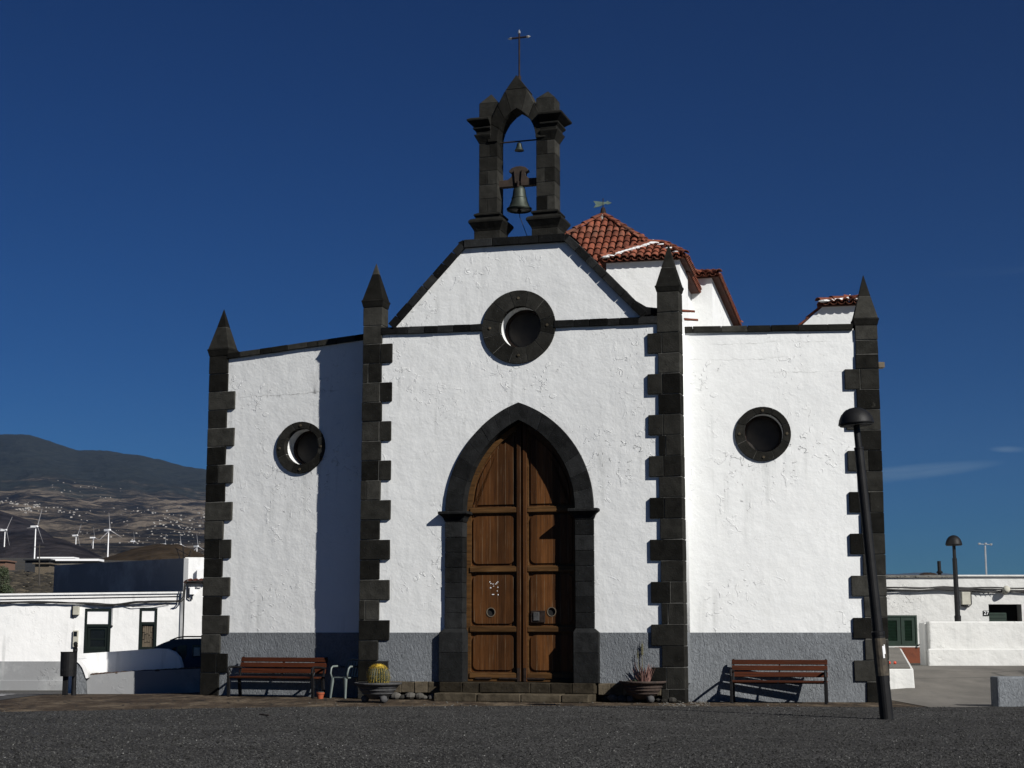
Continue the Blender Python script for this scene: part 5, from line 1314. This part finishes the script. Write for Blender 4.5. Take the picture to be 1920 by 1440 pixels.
# neighbouring house at the right end
nb = thing('white_house', 'white house with a tiled eave rising behind the parked car', 'house', (X(365, YH), YH, gzh))
xN0, xN1 = X(344.5, YH), X(470, YH); zN = atY(365, 1093, YH).z
bm = NB(); box(bm, xN0, xN1, YH - .03, YH + 6, gzh - .2, zN); wpart('wall', bm, M['house_white'], nb)
bm = NB()
k = xN0 + .08
while k < xN1:
    tile(bm, Matrix.Identity(4), k, YH - .22, zN + .02, YH + .4, zN + .10, .085, .07, .35); k += .17
box(bm, xN0 - .03, xN1, YH - .16, YH + .3, zN - .01, zN + .035, .35); wpart('tile_eave', bm, M['tile'], nb)
t, o = onwall('junction_box', 'white electrical box near the tiled eave beside the church pier', 'electrical box', rect(357, 366, 1101, 1115), YH - .03, M['white_paint'], .12)
bm = NB(); p = rect(353, 362, 1098, 1124); tube(bm, [(p[0], YH - .08, p[3]), (p[0] - .0, YH - .08, p[2] + .05), (p[0] + .08, YH - .08, p[2]), (p[1], YH - .08, p[2]), (p[1], YH - .08, p[2] + .2)], .018, 6); wpart('conduit', bm, M['cable'], t)
bm = NB(); P = [atY(*q, YH) for q in ((336, 1127), (342, 1125), (347, 1119), (348, 1108), (349, 1096), (352, 1091), (385, 1090))]
for o_ in (0, .04): tube(bm, [(p.x + o_ * .6, YH - .27 + o_, p.z - o_) for p in P], .020, 6)
tag(obj('drop_cable', bm, M['cable']), 'black cable bending up from the left house to the tiled eave', 'cable')

# larger building behind: shaded wall, bright gable end
PL = atY(102, 1060, 68.0); PR = atY(345, 1046.5, 60.0)
big = thing('large_building', 'plain building with a dark shaded side wall and bright white end behind the low house', 'building', (PR.x, PR.y, .5))
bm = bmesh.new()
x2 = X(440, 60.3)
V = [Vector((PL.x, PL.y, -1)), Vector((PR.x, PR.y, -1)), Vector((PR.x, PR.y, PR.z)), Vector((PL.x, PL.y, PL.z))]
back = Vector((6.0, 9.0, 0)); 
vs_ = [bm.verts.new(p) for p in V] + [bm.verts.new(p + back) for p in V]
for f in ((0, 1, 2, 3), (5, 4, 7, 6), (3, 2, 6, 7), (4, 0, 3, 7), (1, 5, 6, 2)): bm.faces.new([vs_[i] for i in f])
wpart('side_wall', bm, M['grey_paint'], big)  # greyer than the white end wall: deep shade partly put into the colour
zE0, zE1 = atY(360, 1085, 60.2).z, atY(360, 1045, 60.2).z
bm = NB(); box(bm, PR.x + .01, x2, 60.2, 66, -1, zE1); wpart('end_wall', bm, M['house_white'], big)
bm = NB(); box(bm, PR.x + .5, x2, 60.0, 60.2, -1, atY(360, 1067, 60.2).z); wpart('end_wall_panel', bm, M['house_white'], big)
bm = NB(); a_n = atY(344, 1042, 60.5)
for q in ((0, .35), (-.08, .28), (.1, .2)): bar(bm, (a_n.x + q[0], 60.6, a_n.z - .3), (a_n.x + q[0] * 3 - .05, 60.6, a_n.z + q[1]), .03, .03)
bar(bm, (a_n.x - .35, 60.6, a_n.z + .3), (a_n.x + .25, 60.6, a_n.z - .02), .03, .03)
tag(obj('roof_antenna', bm, M['black_metal']), 'small dark antenna on the corner of the large building', 'antenna')

# ================================================================== far things on the left
def shed(name, label, p0, p1, q0, q1, Y, roof, wall, depth=25, h_roof=None):
    a, b = atY(p0, q1, Y), atY(p1, q0, Y); t = thing(name, label, 'shed', ((a.x + b.x) / 2, Y, a.z), group='long low sheds in the field'); hr = (b.z - a.z) * (h_roof or .4)
    bm = NB(); box(bm, a.x, b.x, Y, Y + depth, a.z - 3, b.z - hr); wpart('wall', bm, wall, t)
    bm = NB(); box(bm, a.x - .5, b.x + .5, Y - .8, Y + depth, b.z - hr, b.z); wpart('roof', bm, roof, t)
shed('farm_shed', 'long shed with a bright white roof nearest the large building', 92, 183, 1048, 1058, 430, M['turbine'], M['shed_wall'], 5, .38)
shed('farm_shed', 'long white roofed shed behind the nearer white roofed shed', 74, 137, 1044.5, 1051, 470, M['turbine'], M['dark_wall'], 5, .4)
shed('farm_shed', 'dark open shed at the left end of the white roofed sheds', 47, 92, 1048, 1056.5, 425, M['dark_wall'], M['dark_wall'], 14, .3)
shed('farm_shed', 'pale low block in front of the white roofed sheds', 66, 93, 1055.5, 1060, 415, M['shed_pale'] if 'shed_pale' in M else M['weather_wood'], M['weather_wood'], 8, .5)
shed('farm_shed', 'reddish brown low shed at the left edge', -30, 11, 1050, 1055, 520, M['far_roof'], M['far_roof'], 10, .5)
def pole(px, q0, q1, Y, r, label):
    a, b = atY(px, q1, Y), atY(px, q0, Y); t = thing('utility_pole', label, 'utility pole', (a.x, Y, a.z))
    bm = NB(); tube(bm, [(a.x, Y, a.z - 1), (b.x, Y, b.z)], [r, r * .7], 8); wpart('pole', bm, M['old_pole'], t)
    bm = NB(); bar(bm, (b.x - 7 * r, Y, b.z - .3), (b.x + 7 * r, Y, b.z - .3), r, r); wpart('crossarm', bm, M['old_pole'], t)
pole(74, 1021, 1082, 200, .09, 'thin wooden utility pole standing in the brown field')
# wind turbines
def turbine(px, hub, base, blades, label, yaw=-60, k=1.0, twh=None):
    Y = 50.0 * F / (60 if twh is None else twh) if twh else 50.0 * F / max(20, (base - hub))
    hb = atY(px, hub, Y); bs = atY(px, base, Y)
    t = thing('wind_turbine', label, 'wind turbine', (bs.x, Y, bs.z), group='white wind turbines in the plain')
    bm = NB(); lathe(bm, [(1.25, 0 - 6), (.8, hb.z - bs.z)], 10, (bs.x, Y, bs.z)); wpart('tower', bm, M['turbine'], t)
    bm = NB(); ya = radians(yaw); ax = Vector((cos(ya), sin(ya), 0)); c = Vector((hb.x, Y, hb.z))
    bar(bm, c - ax * 6.0, c + ax * 4.5, 3.4, 3.4); wpart('nacelle', bm, M['turbine'], t)
    hubc = c + ax * 5.5; sd = ax.cross(Vector((0, 0, 1))); bl = 26 * k
    bm = NB(); lathe(bm, [(.2, -1.6), (1.5, -.8), (1.6, .6), (.5, 1.7)], 10); 
    for v in bm.verts: v.co = v.co + hubc
    hubo = wpart('hub', bm, M['turbine'], t)
    for an in blades:
        bm = NB(); an = radians(an); d = sd * sin(an) + Vector((0, 0, 1)) * cos(an); w = d.cross(ax); secs = []
        for s_, ww in ((0, .45), (.12, .65), (.5, .4), (1, .12)):
            p = hubc + d * bl * s_; secs.append([p - w * ww - ax * .25, p + w * ww - ax * .1, p + w * ww + ax * .2, p - w * ww + ax * .25])
        loft(bm, secs); wpart('blade', bm, M['blade'], t)
turbine(201.5, 994, 1054, (8, 248, 128), 'largest wind turbine with one blade straight up, in front of the town slope', -32, 1.05)
turbine(64.5, 987.5, 1045, (218, 338, 98), 'tall wind turbine second from the left edge, blade pointing down', -14, 1.25)
turbine(7, 994, 1045, (205, 325, 85), 'tall wind turbine at the left edge of the photo', -14, 1.2)
turbine(141, 1004, 1047, (210, 330, 90), 'wind turbine left of the thin one, above the white shed roof', -14, 1.1)
turbine(173.5, 1008, 1047, (20, 140, 260), 'thin wind turbine just left of the largest one', -12)
turbine(249, 1015, 1050, (15, 135, 255), 'small wind turbine partly behind the left flank of the brown cone', -18)
turbine(307, 1020.5, 1056, (5, 125, 245), 'wind turbine showing only its hub over the top of the brown cone', -20)
turbine(337, 1021, 1058, (10, 128, 250), 'wind turbine with blades just over the right flank of the brown cone', -40)
turbine(368, 1024.5, 1070, (12, 128, 248), 'wind turbine rising behind the white building end beside the church', -35)
# houses scattered on the mountain slope
def hit(px, py):
    d = ray(px, py); Y = 3700.0
    while Y < 12000:
        t = Y / d.y
        if H + d.z * t < mtn(d.x / d.y, Y): return Vector((d.x * t, Y, mtn(d.x / d.y, Y)))
        Y += 20
    return None
rs = random.Random(21); proto = None; spots = []
for k in range(52): x = rs.uniform(-5, 150); spots.append((x, 940 + x * .165 + rs.gauss(0, 3.5), 1.0))
for k in range(14): spots.append((rs.gauss(48, 7), rs.gauss(956, 2.5), 1.1))
for k in range(24): x = rs.uniform(95, 240); spots.append((x, rs.uniform(898, 925) + (x - 95) * .12, .6))
for k in range(95): x = 385 - abs(rs.gauss(0, 1)) * 75; y = 958 + rs.random() * 66 + (385 - x) * -.02; spots.append((x, y, .9))
for k in range(75): spots.append((rs.uniform(150, 385), rs.uniform(950, 1022), .6))
for k in range(12): x = rs.uniform(22, 52); spots.append((x, 1000 + rs.uniform(-1.5, 1), .8))
for x, y, s_ in spots:
    p = hit(x, y)
    if p is None: continue
    if proto is None:
        proto = thing('hillside_house', 'tiny pale house among the scattered houses on the mountain slope', 'house', group='houses scattered on the mountain slope')
        bm = NB(); box(bm, -6, 6, -4, 4, -4, 5); obj('wall', bm, M['far_white'], proto)
        bm = NB(); loft(bm, [[(-6.4, -4.4, 5), (6.4, -4.4, 5), (6.4, 4.4, 5), (-6.4, 4.4, 5)], [(-5, -.4, 7), (5, -.4, 7), (5, .4, 7), (-5, .4, 7)]]); obj('roof', bm, M['far_white'], proto)
        o = proto
    else: o = copy_tree(proto)
    sc2 = p.y / 6000 * s_ * rs.uniform(.3, 1.1) * .62
    o.location = p; o.scale = (sc2 * rs.uniform(.7, 1.3), sc2, sc2 * rs.uniform(.8, 1.2)); o.rotation_euler = (0, 0, rs.uniform(-.5, .5))
# tree and bushes at the left edge
def crown(bm, c, rx, ry, rz_, n, s, rs):
    for k in range(n):
        v = Vector((rs.gauss(0, 1), rs.gauss(0, 1), rs.gauss(0, 1))).normalized() * rs.random() ** .4
        p = Vector((c[0] + v.x * rx, c[1] + v.y * ry, c[2] + v.z * rz_))
        if noise.noise(p * 1.1) < -.18: continue
        a = Vector((rs.uniform(-1, 1), rs.uniform(-1, 1), rs.uniform(-1, 1))).normalized() * s; b = a.orthogonal().normalized() * s * .5
        bm.faces.new([bm.verts.new(p - a), bm.verts.new(p + b), bm.verts.new(p + a), bm.verts.new(p - b)])
rs = random.Random(31); YT = 95
tb = atY(0, 1113, YT); tt = atY(4, 1058, YT)
tr = thing('bushy_tree', 'dark bushy tree at the left edge above the low house', 'tree', (tb.x, YT, tb.z - 1))
bm = bmesh.new(); tube(bm, [(tb.x, YT, tb.z - 1.5), (tb.x + .1, YT, tt.z - .8)], [.16, .08], 8)
for k in range(5): an = k * 1.3; tube(bm, [(tb.x, YT, tb.z - .6 + .2 * k), (tb.x + .6 * cos(an), YT + .6 * sin(an), tb.z + .2 + .2 * k)], [.06, .02], 6)
wpart('trunk', bm, M['iron'], tr)
bm = bmesh.new(); crown(bm, (tb.x - .3, YT, (tb.z + tt.z) / 2 - .1), .85, .9, .95, 2600, .055, rs); crown(bm, (tb.x + .35, YT, tb.z + .1), .45, .6, .45, 1200, .05, rs); crown(bm, (tb.x + .1, YT, tt.z - .45), .35, .4, .4, 500, .05, rs)
wpart('crown', bm, M['leaf'], tr)

# scrub and dry terraces on the field behind the left house
bm = NB(); rs = random.Random(17)
for k in range(1500):
    Y = 84 + 380 * rs.random() ** 1.7; X_ = -(.255 + .085 * rs.random()) * Y; r = rs.uniform(.12, .42) * (Y / 130) ** .5
    boulder(bm, (X_, Y, g(X_, Y) + r * .25), r, rs.choice((.25, .4, .55, .8, 1.2)), (1.6, 1, .7))
for k in range(16):
    Y = 88 * 1.09 ** k; a_ = rs.uniform(.27, .31); n = rs.randint(8, 30); y_ = Y
    for q in range(n):
        X_ = -a_ * Y - q * .35; y_ += rs.uniform(-.25, .4); boulder(bm, (X_, y_, g(X_, y_) + .1), rs.uniform(.12, .22), rs.choice((2.0, 3.0, 4.0)), (1.7, 1, .6))
tag(obj('scrub', bm, M['scrub']), 'dry scrub and low stone terraces on the field beyond the left house', 'scrub', kind='stuff')

# ================================================================== right-hand side
YR = 47.0
rh = thing('white_house', 'low white house with dark green shutters right of the church', 'house', (X(1730, YR), YR, .43))
gr = .43
SH = rect(1656, 1719, 1153.5, 1211.5, YR); DW = rect(1858, 1914.5, 1133, 1250, YR)
xa_, xm, xe = X(1600, YR), X(1797, YR), X(2080, YR); zA, zB = atY(1700, 1083, YR).z, atY(1850, 1083.5, YR).z
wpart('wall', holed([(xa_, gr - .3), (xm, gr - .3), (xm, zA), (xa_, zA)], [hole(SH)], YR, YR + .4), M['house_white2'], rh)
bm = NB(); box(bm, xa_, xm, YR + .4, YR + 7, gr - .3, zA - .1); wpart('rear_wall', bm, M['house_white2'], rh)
bm = NB()
for k in range(40): boulder(bm, (xa_ + (xm - xa_) * (k + .5) / 40, YR + .15, zA + .03), .075, 1.6, (1.5, 3, .7))
box(bm, xa_, xm, YR - .06, YR + .4, zA, zA + .045, 1.3); wpart('rough_coping', bm, M['rock_pale'] if 'rock_pale' in M else M['mortar'], rh)
bm = NB(); box(bm, *rect(1680, 1742, 1213.5, 1262, YR)[:2], YR - .015, YR, gr - .2, rect(1680, 1742, 1213.5, 1252, YR)[3]); wpart('dado', bm, M['brown_paint'], rh)
x0, x1, z0, z1 = SH
f = link('shutter_frame', holed(hole(SH), [hole((x0 + .05, x1 - .05, z0 + .05, z1 - .05))], YR - .0, YR + .10), M['green_paint'], rh, Matrix.Identity(4), world=True)
mx = (x0 + x1) / 2 + .03
for a, b in ((x0 + .05, mx - .01), (mx + .01, x1 - .05)):
    s_ = link('shutter', holed(hole((a, b, z0 + .05, z1 - .05)), [hole((a + .10, b - .10, z0 + .15, z1 - .15))], YR + .02, YR + .06), M['green_paint'], rh, Matrix.Identity(4), world=True)
    bm = NB(); n = 14
    for k in range(n):
        z = z0 + .16 + (z1 - z0 - .33) * k / (n - 1); bar(bm, (a + .09, YR + .045, z), (b - .09, YR + .045, z), .012, .042, up=(0, -.6, 1))
    box(bm, a + .08, b - .08, YR + .07, YR + .09, z0 + .1, z1 - .1, 1); wpart('louvres', bm, M['green_paint'], s_)
bm = NB(); c = atY(1725, 1207, YR); tube(bm, [(c.x - .09, YR - .02, c.z - .06), (c.x, YR - .15, c.z), (c.x + .05, YR - .15, c.z + .01)], .02, 6); tag(obj('shutter_catch', bm, M['black_metal']), 'small black shutter catch below the green shutters', 'catch')
r2 = thing('white_house', 'low white house with the number 27 and an open green door', 'house', (X(1850, YR), YR, .43))
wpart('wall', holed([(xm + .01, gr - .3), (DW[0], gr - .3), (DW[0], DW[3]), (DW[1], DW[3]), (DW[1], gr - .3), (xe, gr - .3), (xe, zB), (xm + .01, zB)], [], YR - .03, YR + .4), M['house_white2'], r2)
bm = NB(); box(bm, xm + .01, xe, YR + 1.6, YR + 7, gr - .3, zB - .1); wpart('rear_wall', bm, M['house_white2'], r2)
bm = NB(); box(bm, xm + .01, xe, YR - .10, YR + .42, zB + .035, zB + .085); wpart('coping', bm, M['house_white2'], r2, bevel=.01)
bm = NB(); box(bm, xm + .01, xe, YR - .06, YR + .40, zB, zB + .035); wpart('coping_groove', bm, M['grey_paint'], r2)
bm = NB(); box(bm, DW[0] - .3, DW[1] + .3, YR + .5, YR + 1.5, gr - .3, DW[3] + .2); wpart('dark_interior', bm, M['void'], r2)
bm = NB(); box(bm, DW[0] + .02, DW[0] + .55, YR + .10, YR + .14, gr, DW[3] - .25)
for k in range(9): box(bm, DW[0] + .04, DW[0] + .53, YR + .085, YR + .10, DW[3] - .3 - k * .1, DW[3] - .24 - k * .1)
wpart('door', bm, M['green_paint'], r2)
sg = rect(1843, 1853.5, 1145, 1154.5, YR); sn = thing('number_sign', 'small dark house number sign reading 27 on the white wall', 'sign', ((sg[0] + sg[1]) / 2, YR - .03, sg[2]))
bm = NB(); box(bm, sg[0], sg[1], YR - .05, YR - .034, sg[2], sg[3]); pl_ = wpart('plate', bm, M['grey_paint_dark'] if 'grey_paint_dark' in M else M['basalt'], sn)
tm = text_mesh('27', .15, .003); o = link('digits', tm, M['white_paint'], sn, Matrix.Translation(((sg[0] + sg[1]) / 2, YR - .056, (sg[2] + sg[3]) / 2)), world=True)
cables('cable_bundle', 'black cables running along the wall of the right houses', [(1600, 1104), (1665, 1104), (1720, 1105), (1770, 1103), (1797, 1104), (1850, 1106), (1920, 1106), (2060, 1104)], YR - .03, 4, .045, .022, 8)
t, o = onwall('meter_box', 'pale grey meter box with a cable loop behind the upright lamp', 'electrical box', rect(1801, 1816, 1110, 1134, YR), YR - .03, M['box_beige'], .16)
bm = NB(); p = rect(1800, 1818, 1112, 1138, YR); tube(bm, [(p[1], YR - .12, p[3]), (p[1], YR - .12, p[2] + .08), (p[1] - .08, YR - .12, p[2]), (p[0], YR - .12, p[2] + .04)], .02, 6); wpart('cable_loop', bm, M['cable'], t)
bm = NB(); px_ = 1820
while px_ < 1858:
    a = atY(px_, 1108, YR); leaf(bm, (a.x, YR - .1, a.z), (.7, 0, -1), .14, .02, 0); px_ += 9
tag(obj('torn_cable_wrap', bm, M['cable']), 'ragged black wrapping hanging from the cables of the right house', 'cable wrap')
c = atY(1882, 1107, YR); hl = thing('wall_lamp', 'round wall lamp above the dark doorway of the right house', 'wall lamp', (c.x, YR - .04, c.z))
bm = NB()
for v in [0]: lathe(bm, [(.09, -.09), (.10, .0), (.10, .09), (.06, .12)], 18)
for v in bm.verts: v.co = Matrix.Translation((c.x + .0, YR - .22, c.z)) @ Matrix.Rotation(radians(65), 4, 'X') @ v.co
wpart('lamp_case', bm, M['box_beige'], hl, smooth=True)
bm = NB(); tube(bm, [(c.x, YR - .03, c.z + .05), (c.x, YR - .2, c.z + .02)], .03, 8); wpart('bracket', bm, M['pot_grey'], hl)
# roof things
c = atY(1762, 1078, YR + 2); d = atY(1760.5, 1052, YR + 2); bm = NB(); tube(bm, [(c.x, c.y, c.z - .4), (d.x, d.y, d.z)], .055, 10); lathe(bm, [(.09, 0), (.10, .04), (.05, .08)], 10, (c.x, c.y, c.z + .05)); tag(obj('chimney_pipe', bm, M['black_metal']), 'short dark chimney pipe on the roof of the shuttered house', 'chimney pipe')
c = atY(1741, 1077, YR + 1.5); bm = NB(); boulder(bm, (c.x, c.y, c.z - .05), .12, .8, (2.6, 1.2, .9)); tag(obj('roof_stone', bm, M['iron']), 'brown lump lying on the roof left of the chimney pipe', 'stone')
c = atY(1849.5, 1078, YR + 1.0); d = atY(1847, 1023, YR + 1.0)
mast = thing('anemometer_mast', 'thin metal wind gauge mast with cups on the right house roof', 'mast', (c.x, c.y, c.z - .2))
bm = NB(); tube(bm, [(c.x, c.y, c.z - .3), (d.x, d.y, d.z)], .028, 8); wpart('pole', bm, M['silver'], mast)
bm = NB(); bar(bm, (d.x - .17, d.y, d.z + .05), (d.x + .17, d.y, d.z + .03), .02, .02)
for sx_, zz3 in ((-.17, .05), (.18, .03), (.02, .05)): lathe(bm, [(.005, -.035), (.04, -.01), (.04, .03)], 8, (d.x + sx_, d.y, d.z + zz3))
wpart('wind_cups', bm, M['silver'], mast)
# two-tier white garden wall
YW = 43.0
gw_ = thing('garden_wall', 'thick white two-tier garden wall in front of the right houses', 'wall', (X(1830, YW), YW, .42))
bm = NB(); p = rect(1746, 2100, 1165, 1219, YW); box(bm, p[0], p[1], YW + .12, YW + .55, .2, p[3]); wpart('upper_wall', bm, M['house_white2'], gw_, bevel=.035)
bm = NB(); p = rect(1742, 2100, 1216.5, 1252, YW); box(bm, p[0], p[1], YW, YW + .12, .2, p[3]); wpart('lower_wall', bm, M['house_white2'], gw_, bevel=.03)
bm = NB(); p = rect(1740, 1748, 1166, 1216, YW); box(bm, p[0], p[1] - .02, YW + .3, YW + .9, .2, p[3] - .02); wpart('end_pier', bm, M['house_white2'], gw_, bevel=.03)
# ramp wall next to the church
YRm = 34.3; rw = thing('ramp_wall', 'low white wall with a sloping grey top beside the church corner', 'wall', (X(1690, YRm), YRm, g(8.3, YRm)))
xr0 = X(1715, YRm, 1253); xl0 = xr0 - 1.1; zr0 = atY(1690, 1254, YRm).z; xr1 = atY(1690, 1216, 43.5).x; zr1 = atY(1690, 1216, 43.5).z
bm = NB(); loft(bm, [[(xl0, YRm, -.1), (xr0, YRm, -.1), (xr0 - .03, YRm, zr0), (xl0, YRm, zr0)], [(xr1 - 1.1, 43.5, .2), (xr1, 43.5, .2), (xr1, 43.5, zr1), (xr1 - 1.1, 43.5, zr1)]]); wpart('wall', bm, M['house_white2'], rw, bevel=.02)
bm = NB(); loft(bm, [[(xl0, YRm + .01, zr0 + .003), (xr0 - .09, YRm + .01, zr0 + .003), (xr0 - .09, YRm + .01, zr0 + .03), (xl0, YRm + .01, zr0 + .03)], [(xr1 - 1.1, 43.5, zr1 + .003), (xr1 - .06, 43.5, zr1 + .003), (xr1 - .06, 43.5, zr1 + .03), (xr1 - 1.1, 43.5, zr1 + .03)]]); wpart('ramp_top', bm, M['concrete'], rw)
for px, lab in ((1667.5, 'small red ball on the ramp top nearest the church'), (1678, 'small red ball on the ramp top near its edge')):
    t_ = (1253 - 1245) / 38.0; Yb = YRm + 1.2; zb_ = zr0 + (zr1 - zr0) * 1.2 / (43.5 - YRm) + .06; c = atY(px, 1245, Yb)
    bm = NB(); lathe(bm, [(.005, -.035), (.025, -.025), (.036, 0), (.025, .025), (.005, .035)], 12, (c.x, Yb, zb_)); tag(obj('red_ball', bm, M['red_ball'], smooth=True), lab, 'ball')
# rough grey block at the right edge
c = atZ(1872, 1326); p = atY(1872, 1269, c.y); e = atY(2060, 1326, c.y)
bm = NB(); box(bm, c.x, e.x, c.y, c.y + .45, -.1, p.z); 
blk = thing('rough_block', 'rough rendered grey block wall at the right edge', 'wall', (c.x, c.y, 0)); wpart('block', bm, M['grey_render_dark'] if 'grey_render_dark' in M else M['grey_render'], blk, bevel=.03)
# short stick lying on the gravel
a, b = atZ(487, 1343), atZ(504, 1345); bm = NB(); tube(bm, [(a.x, a.y, .03), (b.x, b.y, .03)], .012, 5); tag(obj('fallen_stick', bm, M['iron']), 'thin dark stick lying on the gravel below the left bench', 'stick')

# ================================================================== the air
hb = bmesh.new(); box(hb, -17500, 6000, -200, 13500, -700, 1580)
bmesh.ops.recalc_face_normals(hb, faces=hb.faces)
hz = D.objects.new('haze', D.meshes.new('haze')); hb.to_mesh(hz.data); hb.free(); COL.objects.link(hz)
hm = D.materials.new('haze'); hm.use_nodes = True; hn = hm.node_tree; hn.nodes.clear()
ho = hn.nodes.new('ShaderNodeOutputMaterial'); hv = hn.nodes.new('ShaderNodeVolumePrincipled'); hv.inputs['Density Attribute'].default_value = ''
hv.inputs['Color'].default_value = (0.34, 0.56, 1.0, 1); hv.inputs['Density'].default_value = 1.4e-5; hv.inputs['Anisotropy'].default_value = 0.2
hn.links.new(hv.outputs[0], ho.inputs['Volume']); hz.data.materials.append(hm); tag(hz, 'thin blue haze over the distant slopes', 'haze', kind='stuff')
